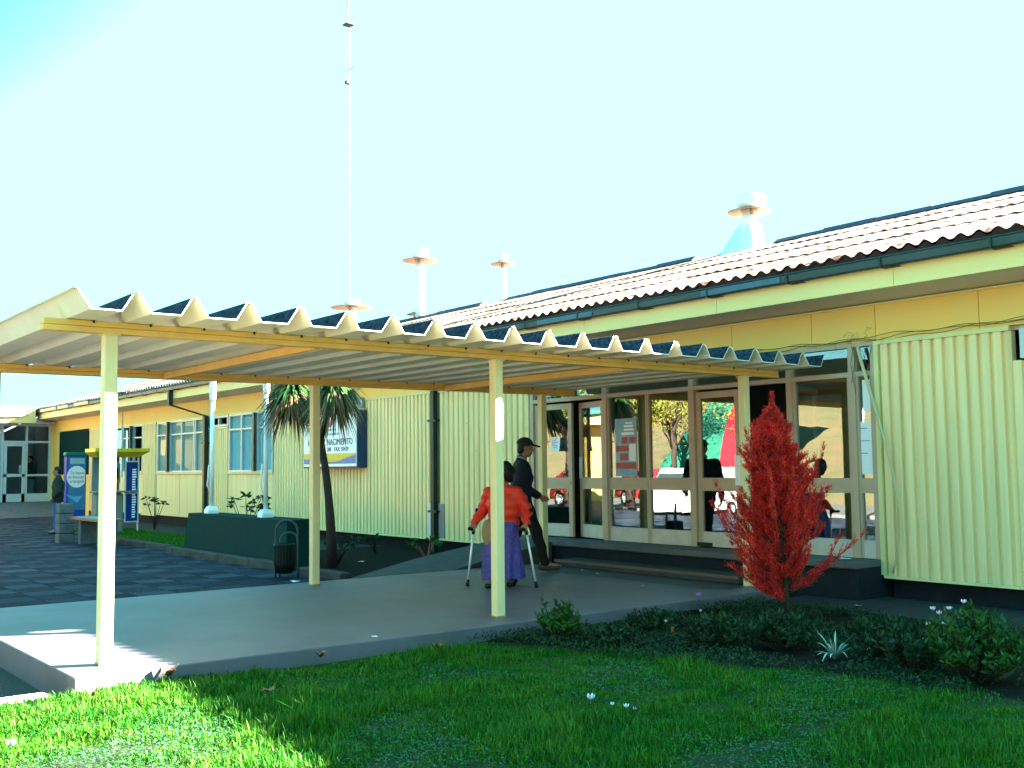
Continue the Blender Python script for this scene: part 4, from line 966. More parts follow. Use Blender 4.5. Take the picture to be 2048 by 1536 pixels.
# --- two headed cabbage palm behind the canopy
def palm(loc):
    rng = np.random.default_rng(5); bx, by, bz = loc
    t = thing('cabbage_palm', 'two headed palm with drooping sword leaves in front of the hospital sign', 'tree', loc)
    mb = MB()
    mb.tube([(bx, by, bz), (bx - .03, by, 0.5), (bx - .10, by, 0.95), (bx - .19, by, 1.35), (bx - .34, by, 1.75), (bx - .37, by, 1.95)], [0.085, 0.072, 0.062, 0.058, 0.056, 0.052], 12)
    mb.tube([(bx - .35, by, 1.85), (bx - .27, by + .02, 2.08), (bx - .08, by + .03, 2.30), (bx + .10, by + .03, 2.60)], [0.048, 0.044, 0.042, 0.04], 10)
    mb.tube([(bx - .36, by, 1.86), (bx - .62, by - .02, 2.08), (bx - .95, by - .03, 2.38), (bx - 1.28, by - .03, 2.64)], [0.046, 0.042, 0.040, 0.038], 10)
    obj('trunk', mb, 'bark', t, True)
    for (cx, cz, nl, Lm) in [(-1.30, 2.70, 380, 0.60), (0.10, 2.64, 360, 0.53)]:
        for kind in ('green', 'dry'):
            Vs = []; Fs = []; o_ = 0
            for q in range(nl):
                az = rng.uniform(0, 6.283)
                el = rng.uniform(-0.35, 0.9) if kind == 'green' else rng.uniform(-0.75, 0.1)
                L_ = Lm * rng.uniform(0.65, 1.15); w_ = rng.uniform(0.014, 0.022)
                d = np.array([math.cos(az) * math.cos(el), math.sin(az) * math.cos(el), math.sin(el)])
                K_ = 8; s = np.linspace(0, 1, K_)[:, None]
                droop = rng.uniform(0.35, 0.95) if kind == 'green' else rng.uniform(0.35, 0.85)
                p = np.array([bx + cx, by - 0.02, cz - (0.18 * rng.uniform() if kind == 'dry' else 0)]) + d * L_ * s + np.array([0, 0, -1.0]) * L_ * droop * s ** 2.2
                if kind == 'dry': p = p + np.array([math.cos(az), math.sin(az), 0]) * (0.05 * np.sin(s * 6) * s ** 2) * rng.uniform(-1, 1)
                sd_ = np.array([-math.sin(az), math.cos(az), 0.0]); wd = (w_ * (1 - s ** 2.2) + 0.0015)
                Vs.append(np.concatenate([p - sd_ * wd, p + sd_ * wd]))
                idx = np.arange(K_ - 1)[:, None]
                Fs.append(np.concatenate([idx, idx + 1, idx + K_ + 1, idx + K_], 1) + o_); o_ += 2 * K_
            np_mesh('leaf_head' if kind == 'green' else 'dry_leaf_skirt', np.concatenate(Vs), np.concatenate(Fs), 'palm_green' if kind == 'green' else 'palm_dry', t)
palm((-6.40, 5.32, -0.10))

# --- shrubs of leafy rosettes
def shrub(name, label, cat, loc, rad, hgt, stems, leaf, seed, m_='leaf', group=None, wide=0.36, dome=True, base=0.0):
    rng = np.random.default_rng(seed); bx, by, bz = loc
    t = thing(name, label, cat, loc, 0, group); st = MB(); Cs = []; Ds = []; Ls = []
    for q in range(stems):
        a = rng.uniform(0, 6.283); r = rad * rng.uniform(0, 1) ** 0.6
        hh = hgt * (math.sqrt(max(0.08, 1 - (r / rad) ** 2 * 0.85)) if dome else rng.uniform(0.5, 1)) * rng.uniform(0.72, 1.06)
        tip = np.array([bx + r * math.cos(a), by + r * math.sin(a), bz + hh]); b0 = np.array([bx + 0.25 * r * math.cos(a), by + 0.25 * r * math.sin(a), bz])
        st.tube([tuple(b0), tuple(b0 * 0.4 + tip * 0.6 + rng.normal(0, 0.01, 3)), tuple(tip)], [0.005, 0.004, 0.002], 4)
        for k in range(int(rng.integers(13, 20))):
            u = rng.uniform(0.30, 1.0) ** 0.7; c = b0 + (tip - b0) * u; aa = rng.uniform(0, 6.283)
            d = np.array([math.cos(aa), math.sin(aa), rng.uniform(0.1, 0.9) + (0.9 if u > 0.9 else 0)])
            Cs.append(c); Ds.append(d); Ls.append(leaf * rng.uniform(0.6, 1.2))
    Ls = np.array(Ls)
    V, F = leaves(np.array(Cs), np.array(Ds), Ls, Ls * wide, seed, 0.06)
    obj('stem', st, 'bark', t); np_mesh('foliage', V, F, m_, t)
    return t
G_ = 'shrubs in the flower bed'
shrub('leafy_shrub', 'dark dome shaped shrub at the right end of the flower bed', 'shrub', (4.02, 4.62, -0.10), 0.36, 0.50, 150, 0.065, 31, 'leaf', G_)
shrub('leafy_shrub', 'bright leafy shrub in the bed against the walkway edge, nearest the middle post', 'shrub', (0.82, 3.62, -0.10), 0.24, 0.34, 42, 0.070, 32, 'leaf', G_, dome=False)
shrub('leafy_shrub', 'low spreading shrub in the bed between the bright shrub and the red conifer', 'shrub', (2.02, 4.30, -0.10), 0.30, 0.27, 95, 0.060, 33, 'leaf_dark', G_)
shrub('leafy_shrub', 'broad dark shrub in the bed directly in front of the red conifer', 'shrub', (2.42, 4.62, -0.10), 0.30, 0.30, 95, 0.058, 34, 'leaf_dark', G_)
shrub('leafy_shrub', 'dark shrub in the bed just right of the silver spiky plant', 'shrub', (3.22, 4.82, -0.10), 0.32, 0.30, 95, 0.060, 35, 'leaf_dark', G_)
shrub('leafy_shrub', 'low shrub with upright shoots tucked against the left side of the dome shrub', 'shrub', (3.62, 4.52, -0.10), 0.24, 0.30, 70, 0.065, 36, 'leaf_dark', G_, dome=False)
shrub('leafy_shrub', 'lowest matted shrub in the bed right of the bright walkway shrub', 'shrub', (1.35, 3.75, -0.10), 0.30, 0.17, 80, 0.050, 37, 'leaf_dark', G_)
shrub('leafy_shrub', 'dark low shrub beside the walkway edge behind the orange stub', 'shrub', (0.95, 4.65, -0.10), 0.36, 0.16, 80, 0.048, 38, 'leaf_dark', G_)
shrub('leafy_shrub', 'shrub at the back of the bed beside the footpath right of the conifer', 'shrub', (2.75, 5.6, -0.10), 0.40, 0.20, 80, 0.055, 39, 'leaf_dark', G_)
shrub('leafy_shrub', 'dark shrub at the bed edge in front of the dome shrub, low against the lawn', 'shrub', (4.75, 4.75, -0.10), 0.3, 0.26, 70, 0.055, 40, 'leaf_dark', G_)
# silver strap leaved plant
def strap(loc, n, L, seed, label, mm='leaf_pale', w=0.016):
    rng = np.random.default_rng(seed); Vs = []; Fs = []; o_ = 0
    for q in range(n):
        a = rng.uniform(0, 6.283); el = rng.uniform(0.5, 1.4); L_ = L * rng.uniform(0.6, 1.1); K_ = 8; s = np.linspace(0, 1, K_)[:, None]
        d = np.array([math.cos(a) * math.cos(el), math.sin(a) * math.cos(el), math.sin(el)])
        p = np.array(loc) + d * L_ * s + np.array([0, 0, -1.0]) * L_ * rng.uniform(0.15, 0.75) * s ** 2.5
        sd_ = np.array([-math.sin(a), math.cos(a), 0]); wd = w * 0.5 * np.sqrt(np.clip(1 - s ** 2.5, 0, 1)) + 0.001
        Vs.append(np.concatenate([p - sd_ * wd, p + sd_ * wd])); idx = np.arange(K_ - 1)[:, None]
        Fs.append(np.concatenate([idx, idx + 1, idx + K_ + 1, idx + K_], 1) + o_); o_ += 2 * K_
    o = np_mesh('strap_leaf_plant', np.concatenate(Vs), np.concatenate(Fs), mm); return tag(o, label, 'plant')
strap((2.93, 4.58, -0.10), 26, 0.30, 51, 'silver green spiky plant with long strap leaves in the middle of the bed')
strap((0.52, 0.98, -0.12), 14, 0.13, 52, 'small broad leaved weed against the sunlit end of the walkway edge', 'leaf', 0.03)
# flowers
def flower(x, y, z, lab, s=1.0, pink=False, lean=0.0, grp='pale flowers standing in the flower bed', zb=-0.09):
    t = thing('flower', lab, 'flower', (x, y, zb), 0, grp)
    mb = MB().tube([(x + 0.03, y, zb), (x + 0.01 + lean * 0.4, y, (z + zb) / 2), (x + lean, y, z)], 0.0022, 5); obj('stem', mb, 'leaf', t)
    mb = MB(); c = Vector((x + lean, y, z)); r = 0.019 * s
    for k in range(6):
        a = k * 1.047 + x * 9; d = Vector((math.cos(a), math.sin(a), 0)); sdv = Vector((-math.sin(a), math.cos(a), 0))
        rings = [[c + d * r * 0.2 - sdv * r * 0.25, c + d * r * 0.2 + sdv * r * 0.25], [c + d * r * 0.9 - sdv * r * 0.5 + Vector((0, 0, r * 0.5)), c + d * r * 0.9 + sdv * r * 0.5 + Vector((0, 0, r * 0.5))], [c + d * r * 1.1 - sdv * r * 0.2 + Vector((0, 0, r * 1.4)), c + d * r * 1.1 + sdv * r * 0.2 + Vector((0, 0, r * 1.4))]]
        mb.loft(rings, False, False, closed=False)
    obj('petals', mb, 'petal_pink' if pink else 'petal', t, True)
flower(0.50, 5.75, 0.06, 'single pink flower at the dark foot of the walkway edge left of the conifer', 1.4, True)
for x, z, lab, ln in [(3.805, 0.38, 'tallest pale flower at the top of the cluster in front of the right cladding', .02), (3.695, 0.315, 'pale flower second highest in the cluster, left of the tallest one', 0), (3.584, 0.305, 'leftmost of the pair of small pale flowers high in the cluster', -.01), (3.60, 0.275, 'small pale flower directly beneath the leftmost high one', .01),
                      (3.769, 0.255, 'large pale flower on the right of the cluster just above the dome shrub', .01), (3.551, 0.193, 'pale flower low on the left of the cluster', 0), (3.682, 0.207, 'pale flower low in the middle of the cluster touching the dome shrub', .0), (3.445, 0.056, 'lowest left of the big pale flowers, left of the dome shrub', 0), (3.575, 0.086, 'lowest right of the big pale flowers, against the dome shrub', 0)]:
    flower(x, 4.9 + random.uniform(-.05, .05), z, lab, 0.95, False, ln)
flower(3.117, 4.75, -0.03, 'small white flower near the ground between the spiky plant and the dome shrub', 0.7)
flower(1.30, 4.44, 0.02, 'small mauve flower low in the bed by the orange stub', 0.6)
flower(1.20, 5.0, 0.05, 'small bluish white flower low in the bed left of the conifer', 0.6)
flower(2.907, 2.097, -0.055, 'open white flower lying in the middle of the shaded lawn', 1.25, grp='flowers in the lawn', zb=-0.12)
flower(3.093, 2.104, -0.06, 'faded small flower on the lawn just right of the open white one', 0.6, grp='flowers in the lawn', zb=-0.12)
flower(3.196, 2.122, -0.06, 'mauve white flower third from the left in the lawn row', 0.8, grp='flowers in the lawn', zb=-0.12)
flower(3.257, 2.133, -0.065, 'pinkish bud at the right end of the lawn row of flowers', 0.6, True, grp='flowers in the lawn', zb=-0.12)
flower(1.70, -0.97, -0.06, 'white flower in the sunlit lawn at the bottom left corner', 1.1, grp='flowers in the lawn', zb=-0.12)
tag(obj('orange_stub', MB().tube([(1.45, 4.36, -0.08), (1.455, 4.36, -0.02), (1.46, 4.36, 0.0)], 0.012, 8), mat('orange_plastic', (0.55, 0.10, 0.015), 0.5)), 'short orange tube stub standing in the flower bed', 'stub')
# fallen leaves
def fallen(x, y, z, s, rot, lab, curl=0.3):
    rng = random.Random(int(x * 1000)); n = 14; pts = []
    for k in range(n):
        a = 2 * math.pi * k / n; r = s * (0.55 + 0.45 * abs(math.cos(2.5 * a))) * rng.uniform(0.85, 1.1)
        px, py = r * math.cos(a), 0.8 * r * math.sin(a); pts.append((px, py, curl * (px * px + py * py) / s * 1.6))
    c = math.cos(rot); s_ = math.sin(rot); mb = MB()
    P_ = [(x + c * px - s_ * py, y + s_ * px + c * py, z + pz) for px, py, pz in pts]
    mb.add([(x, y, z)] + P_, [(0, i + 1, (i + 1) % n + 1) for i in range(n)])
    mb.tube([P_[0], (P_[0][0] + c * s * 0.5, P_[0][1] + s_ * s * 0.5, P_[0][2] + 0.02)], 0.002, 4)
    tag(obj('fallen_leaf', mb, 'dry_leaf', None, True), lab, 'leaf', 'dry fallen leaves on the lawn')
fallen(0.40, 0.36, -0.06, 0.062, 0.4, 'dry brown leaf leaning on the walkway edge at the shade line', 0.9)
fallen(0.46, 1.52, -0.055, 0.055, 1.0, 'rounded tan leaf beside the walkway edge, second from the left', 0.9)
fallen(0.66, 2.46, -0.07, 0.065, 2.1, 'dry orange leaf with a long stalk below the middle post', 0.6)
fallen(1.27, 0.70, -0.075, 0.065, 2.0, 'flat reddish leaf lying in the shade line of the lawn', 0.3)
fallen(0.66, -0.24, -0.07, 0.040, 0.9, 'small orange leaf in the sunlit grass near the walkway corner', 0.8)
# litter
def scrap(x, y, z, s, lab, seed):
    rng = random.Random(seed); mb = MB(); pts = []
    for j in range(4):
        pts.append([(x + s * (i - 1.5) * 0.6 + rng.uniform(-.1, .1) * s, y + s * (j - 1.5) * 0.45 + rng.uniform(-.1, .1) * s, z + 0.003 + rng.uniform(0, .28) * s) for i in range(4)])
    mb.loft(pts, False, False, closed=False)
    tag(obj('paper_scrap', mb, 'paper'), lab, 'litter', 'paper litter on the paving')
scrap(0.18, 2.16, 0, 0.030, 'small white paper scrap near the walkway edge between the first two posts', 1)
scrap(-3.40, 7.18, 0.003, 0.055, 'crumpled white paper at the foot of the lower step, left end', 2)
scrap(-2.75, 7.08, 0.003, 0.025, 'tiny white scrap by the lower step, second from the left', 3)
scrap(-2.28, 6.92, 0.003, 0.03, 'round white scrap in front of the lower step, third from the left', 4)
scrap(-0.95, 6.4, 0, 0.02, 'tiny pale scrap on the walkway before the step, right side', 5)
scrap(-6.0, 1.9, GZ, 0.06, 'white paper lying on the paving left of the front post', 6)
scrap(-5.25, 4.15, GZ, 0.065, 'folded white paper beside the litter bin', 7)
scrap(-6.9, 6.1, -0.085, 0.06, 'white paper lying in the dark planting bed', 8)
scrap(0.80, 7.85, -0.1 + 0.42, 0.07, 'crumpled white paper on the ledge at the right cladding corner', 9)
scrap(1.3, 7.3, -0.095, 0.03, 'pale scrap on the footpath right of the conifer', 10)
scrap(-11.7, 5.0, -0.085, 0.05, 'white scrap in the gap between the kerb stones', 11)
# small bed plants by the wall
def sapling(loc, hgt, n, leaf, label, seed, mm='leaf', spread=0.25, stemm='bark'):
    rng = np.random.default_rng(seed); t = thing('young_plant', label, 'plant', loc); mb = MB(); Cs = []; Ds = []; Ls = []
    for q in range(n):
        a = rng.uniform(0, 6.283); tip = np.array(loc) + np.array([math.cos(a) * spread * rng.uniform(.4, 1), math.sin(a) * spread * rng.uniform(.4, 1), hgt * rng.uniform(.7, 1)])
        mid = np.array(loc) * 0.5 + tip * 0.5 + np.array([0, 0, 0.05]); mb.tube([loc, tuple(mid), tuple(tip)], [0.012, 0.009, 0.005], 6)
        for k in range(7):
            aa = rng.uniform(0, 6.283); Cs.append(tip + rng.normal(0, 0.015, 3)); Ds.append(np.array([math.cos(aa), math.sin(aa), rng.uniform(-.5, .6)])); Ls.append(leaf * rng.uniform(.7, 1.1))
    obj('stem', mb, stemm, t, True); V, F = leaves(np.array(Cs), np.array(Ds), np.array(Ls), np.array(Ls) * 0.42, seed, 0.08); np_mesh('foliage', V, F, mm, t)
sapling((-6.35, 7.0, -0.09), 0.34, 5, 0.16, 'fresh green plant with an orange stem beside the ramp', 61, 'leaf', 0.34, 'dry_leaf')
sapling((-8.2, 7.15, -0.09), 0.36, 4, 0.14, 'thin plant against the plinth left of the orange stemmed one', 62, 'leaf_dark', 0.3)
sapling((-6.9, 5.7, -0.09), 0.40, 8, 0.12, 'bushy dark plant at the palm foot', 63, 'leaf_dark', 0.3)
sapling((-18.7, 7.0, -0.09), 0.9, 7, 0.14, 'spindly young tree on the verge right of the phone booth', 64, 'leaf_dark', 0.28)
sapling((-13.2, 7.0, -0.1), 0.95, 9, 0.22, 'dark shrub top showing behind the left end of the green wall', 65, 'leaf_dark', 0.5)

# =================================================================== COURTYARD FURNITURE
# flagpole wall: dark green tapered block, two poles standing on it
mb = MB(); mb.loft([[(-11.46, 4.95, -0.25), (-7.02, 4.87, -0.25), (-7.15, 5.58, -0.25), (-11.55, 5.66, -0.25)], [(-11.34, 5.02, 0.60), (-7.14, 4.95, 0.60), (-7.34, 5.46, 0.60), (-11.44, 5.56, 0.60)]])
tag(obj('flagpole_wall', mb, 'wall_green'), 'long dark green concrete block carrying two white flagpoles', 'wall')
def flagpole(x, y, lab):
    t = thing('flagpole', lab, 'flagpole', (x, y, 0.60), 0, 'white flagpoles on the green wall')
    mb = MB(); a, b = 0.10, 0.065
    mb.loft([[(x - a, y - a, 0.602), (x + a, y - a, 0.602), (x + a, y + a, 0.602), (x - a, y + a, 0.602)], [(x - a, y - a, 0.66), (x + a, y - a, 0.66), (x + a, y + a, 0.66), (x - a, y + a, 0.66)], [(x - b, y - b, 0.73), (x + b, y - b, 0.73), (x + b, y + b, 0.73), (x - b, y + b, 0.73)]])
    obj('base_block', mb, 'white', t)
    mb = MB().tube([(x, y, 0.72), (x, y, 2.66)], 0.037, 14).tube([(x, y, 2.62), (x, y, 2.70), (x, y, 3.55), (x, y, 3.60)], [0.038, 0.058, 0.058, 0.02], 14)
    obj('pole', mb, 'white', t, True)
    mb = MB().tube([(x - 0.05, y - 0.02, 1.0), (x - 0.10, y - 0.05, 1.12), (x - 0.05, y - 0.05, 1.25), (x - 0.10, y - 0.03, 1.36), (x - 0.07, y - 0.03, 1.48)], 0.012, 6); obj('halyard', mb, 'white', t, True)
flagpole(-10.82, 5.25, 'left white flagpole on the green wall, with a thicker upper section')
flagpole(-8.48, 5.22, 'right white flagpole on the green wall, behind the palm leaves')

# litter bin
bx, by = -5.78, 4.28
t = thing('litter_bin', 'dark green mesh litter bin hung in a tubular hoop on the paving', 'bin', (bx, by, GZ))
ux, uy = 0.62, 0.78      # hoop plane direction
mb = MB()
for off, hh, w_ in ((0.0, 0.80, 0.155), (0.17, 0.62, 0.13)):
    pts = []
    ox, oy = -uy * off, ux * off
    for k in range(25):
        tt = k / 24
        if tt < .3: a, z = -w_, GZ + (hh - w_) * tt / .3
        elif tt > .7: a, z = w_, GZ + (hh - w_) * (1 - tt) / .3
        else: q = (tt - .3) / .4 * math.pi; a, z = -w_ * math.cos(q), GZ + hh - w_ + w_ * math.sin(q)
        pts.append((bx + ux * a + ox, by + uy * a + oy, z))
    mb.tube(pts, 0.014, 8)
obj('hoop_frame', mb, 'steel_green', t, True)
mb = MB(); c = (bx - ux * 0.04 - uy * 0.03, by - uy * 0.04 + ux * 0.03, 0)
mb.lathe([(0.075, -0.06), (0.115, -0.045), (0.135, 0.1), (0.142, 0.335), (0.150, 0.35), (0.135, 0.352), (0.128, 0.1), (0.105, -0.03)], c, 22)
for k in range(22): a = k * 0.2856; mb.tube([(c[0] + .119 * math.cos(a), c[1] + .119 * math.sin(a), -0.04), (c[0] + .138 * math.cos(a), c[1] + .138 * math.sin(a), 0.1), (c[0] + .145 * math.cos(a), c[1] + .145 * math.sin(a), 0.335)], 0.006, 5)
obj('bucket', mb, 'black_green', t, True)

# bench and block pillar
t = thing('bench', 'low bench with a brown edged seat on grey legs beside the block pillar', 'bench', (-15, 4.35, GZ))
obj('seat', MB().bbox(-15.75, -13.7, 4.16, 4.60, 0.385, 0.435, 0.008), 'bench_top', t)
obj('seat_edge', MB().bbox(-15.76, -13.69, 4.13, 4.157, 0.38, 0.437, 0.005).bbox(-13.69, -13.66, 4.13, 4.60, 0.38, 0.437, 0.005), 'bench_wood', t)
for x in (-15.25, -14.0): obj('leg', MB().bbox(x - 0.075, x + 0.075, 4.2, 4.56, GZ - 0.05, 0.38, 0.01), 'block', t)
t = thing('block_pillar', 'short pillar of stacked grey concrete blocks at the bench end', 'pillar', (-16.05, 4.12, GZ))
mb = MB()
for k in range(4): mb.bbox(-16.2 + 0.006 * (k % 2), -15.9, 3.97, 4.27 + 0.006 * (k % 2), GZ - 0.02 + 0.213 * k, GZ - 0.02 + 0.213 * k + 0.205, 0.014)
obj('block_stack', mb, 'block', t)

# telephone booth
BX = -18.3
t = thing('phone_booth', 'public telephone booth with a flat yellow roof, grey pillar and blue side panel', 'phone booth', (BX, 5.9, GZ))
obj('pillar', MB().bbox(BX - 0.42, BX, 5.45, 6.10, GZ - 0.05, 0.86, 0.04), 'phone_grey', t)
obj('shelf', MB().bbox(BX - 0.45, BX + 0.12, 5.42, 6.42, 0.865, 0.905, 0.008), 'phone_grey', t)
obj('back_panel', MB().box(BX - 0.42, BX - 0.37, 5.45, 6.10, 0.91, 1.72), 'phone_grey', t)
obj('roof', MB().loft([[(BX - 0.5, 5.45, 1.72), (BX + 0.05, 5.45, 1.72), (BX + 0.05, 6.42, 1.72), (BX - 0.5, 6.42, 1.72)], [(BX - 0.6, 5.34, 1.85), (BX + 0.22, 5.34, 1.85), (BX + 0.22, 6.63, 1.85), (BX - 0.6, 6.63, 1.85)], [(BX - 0.6, 5.34, 1.93), (BX + 0.22, 5.34, 1.93), (BX + 0.22, 6.63, 1.93), (BX - 0.6, 6.63, 1.93)]]), 'phone_yellow', t)
mb = MB()
for y in (6.13, 6.44): mb.box(BX - 0.03, BX + 0.01, y - 0.014, y + 0.014, GZ - 0.02 if y > 6.2 else 0.14, 1.72)
for z in (0.14, 0.83, 1.60): mb.box(BX - 0.028, BX + 0.008, 6.144, 6.426, z, z + 0.03)
obj('frame', mb, 'alu', t)
sp = obj('side_panel', MB().box(BX - 0.02, BX, 6.145, 6.425, 0.172, 1.598), 'phone_blue', t)
rng = random.Random(4)
for z0, z1 in ((0.25, 0.80), (0.92, 1.42)):
    z = z0; mb = MB()
    while z < z1: mb.box(BX + 0.0015, BX + 0.004, 6.29, 6.375 + rng.uniform(-.012, .02), z, z + 0.034); z += 0.060
    obj('panel_lettering', mb, 'paper', sp)
ph = obj('telephone', MB().bbox(BX - 0.36, BX - 0.16, 5.72, 6.06, 1.08, 1.58, 0.02), mat('phone_body', (0.22, 0.25, 0.26), 0.5), t)
mb = MB().cap((BX - 0.13, 5.96, 1.22), (BX - 0.13, 5.96, 1.44), 0.042, 0.042, 8).tube([(BX - 0.13, 5.96, 1.20), (BX - 0.1, 5.94, 1.02), (BX - 0.12, 5.84, 0.98), (BX - 0.15, 5.80, 1.10)], 0.012, 6)
obj('handset', mb, 'rubber', ph, True)
obj('coin_panel', MB().box(BX - 0.159, BX - 0.15, 5.74, 5.86, 1.25, 1.52), 'poster_red', ph)
# advertising light box
AX, AY0, AY1 = -26.95, 7.12, 7.72
t = thing('advertising_cabinet', 'tall blue advertising cabinet with a white circle and green top beside the dark board', 'sign', (AX - .15, 7.35, GZ))
obj('cabinet', MB().bbox(AX - 0.3, AX - 0.006, AY0, AY1, GZ - 0.02, 1.86, 0.015), 'ad_side', t)
obj('green_top', MB().bbox(AX - 0.33, AX + 0.01, AY0 - 0.03, AY1 + 0.03, 1.862, 1.99, 0.03), 'ad_green', t)
obj('advert_face', MB().box(AX - 0.005, AX + 0.001, AY0 + 0.07, AY1 - 0.03, GZ + 0.3, 1.84), 'ad_blue', t)
obj('header_panel', MB().box(AX + 0.002, AX + 0.005, AY0 + 0.1, AY1 - 0.06, 1.62, 1.80), mat('ad_header', (0.30, 0.50, 0.58), 0.4), t)
pts = [(AX + 0.0025, 7.43 + 0.30 * math.cos(a) if 7.43 + 0.30 * math.cos(a) < AY1 - 0.04 else AY1 - 0.04, 1.22 + 0.34 * math.sin(a)) for a in np.linspace(0, 2 * math.pi, 40)[:-1]]
obj('white_circle', MB().prism(pts, (0.002, 0, 0)), 'paper', t)
for k, s_ in enumerate(['Tu tarjeta', 'de llamadas', 'prepagada']):
    obj('advert_text', text_mb(s_, 0.125, (AX + 0.0065, AY1 - 0.06, 1.30 - 0.13 * k), (0, 1, 0), (0, 0, 1), 0.002, 'RIGHT', 0.85), 'sign_text', t)
obj('advert_motif', MB().prism([(AX + .006, 7.1, 0.68), (AX + .006, 7.45, 0.40), (AX + .006, 7.62, 0.62), (AX + .006, 7.35, 0.60)], (0.002, 0, 0)), mat('ad_cyan', (0.10, 0.42, 0.75), 0.4), t)

# =================================================================== ANTENNA MAST (far behind)
mx, my = -76.8, 45.0
t = thing('antenna_mast', 'tall thin white lattice radio mast far behind the hospital roof', 'mast', (mx, my, -0.3))
mb = MB(); r_ = 0.26; legs = [(mx + r_ * math.cos(a), my + r_ * math.sin(a)) for a in (0.3, 2.39, 4.49)]
for x, y in legs: mb.tube([(x, y, -0.3), (x, y, 42.6)], 0.018, 5)
for k in range(52):
    z = 0.5 + 0.8 * k
    for i in range(3):
        a, b = legs[i], legs[(i + 1) % 3]; mb.tube([(a[0], a[1], z), (b[0], b[1], z + 0.8)], 0.008, 4)
obj('lattice', mb, 'mast', t)
obj('top_aerial', MB().tube([(mx, my, 42.6), (mx + 0.05, my, 45.5), (mx + 0.15, my, 48)], 0.028, 5).box(mx - .07, mx + .07, my - .07, my + .07, 44.4, 45.0), 'mast', t)
obj('platform', MB().box(mx - 0.42, mx + 0.42, my - 0.42, my + 0.42, 42.45, 42.55), 'ridge', t)
obj('side_aerial', MB().tube([(mx - .2, my, 38.2), (mx + .7, my + .3, 38.35), (mx + .7, my + .3, 38.8)], 0.035, 5), 'mast', t)
obj('dish', MB().box(mx - .35, mx + .05, my - .2, my + .2, 36.9, 37.2), 'ridge', t)

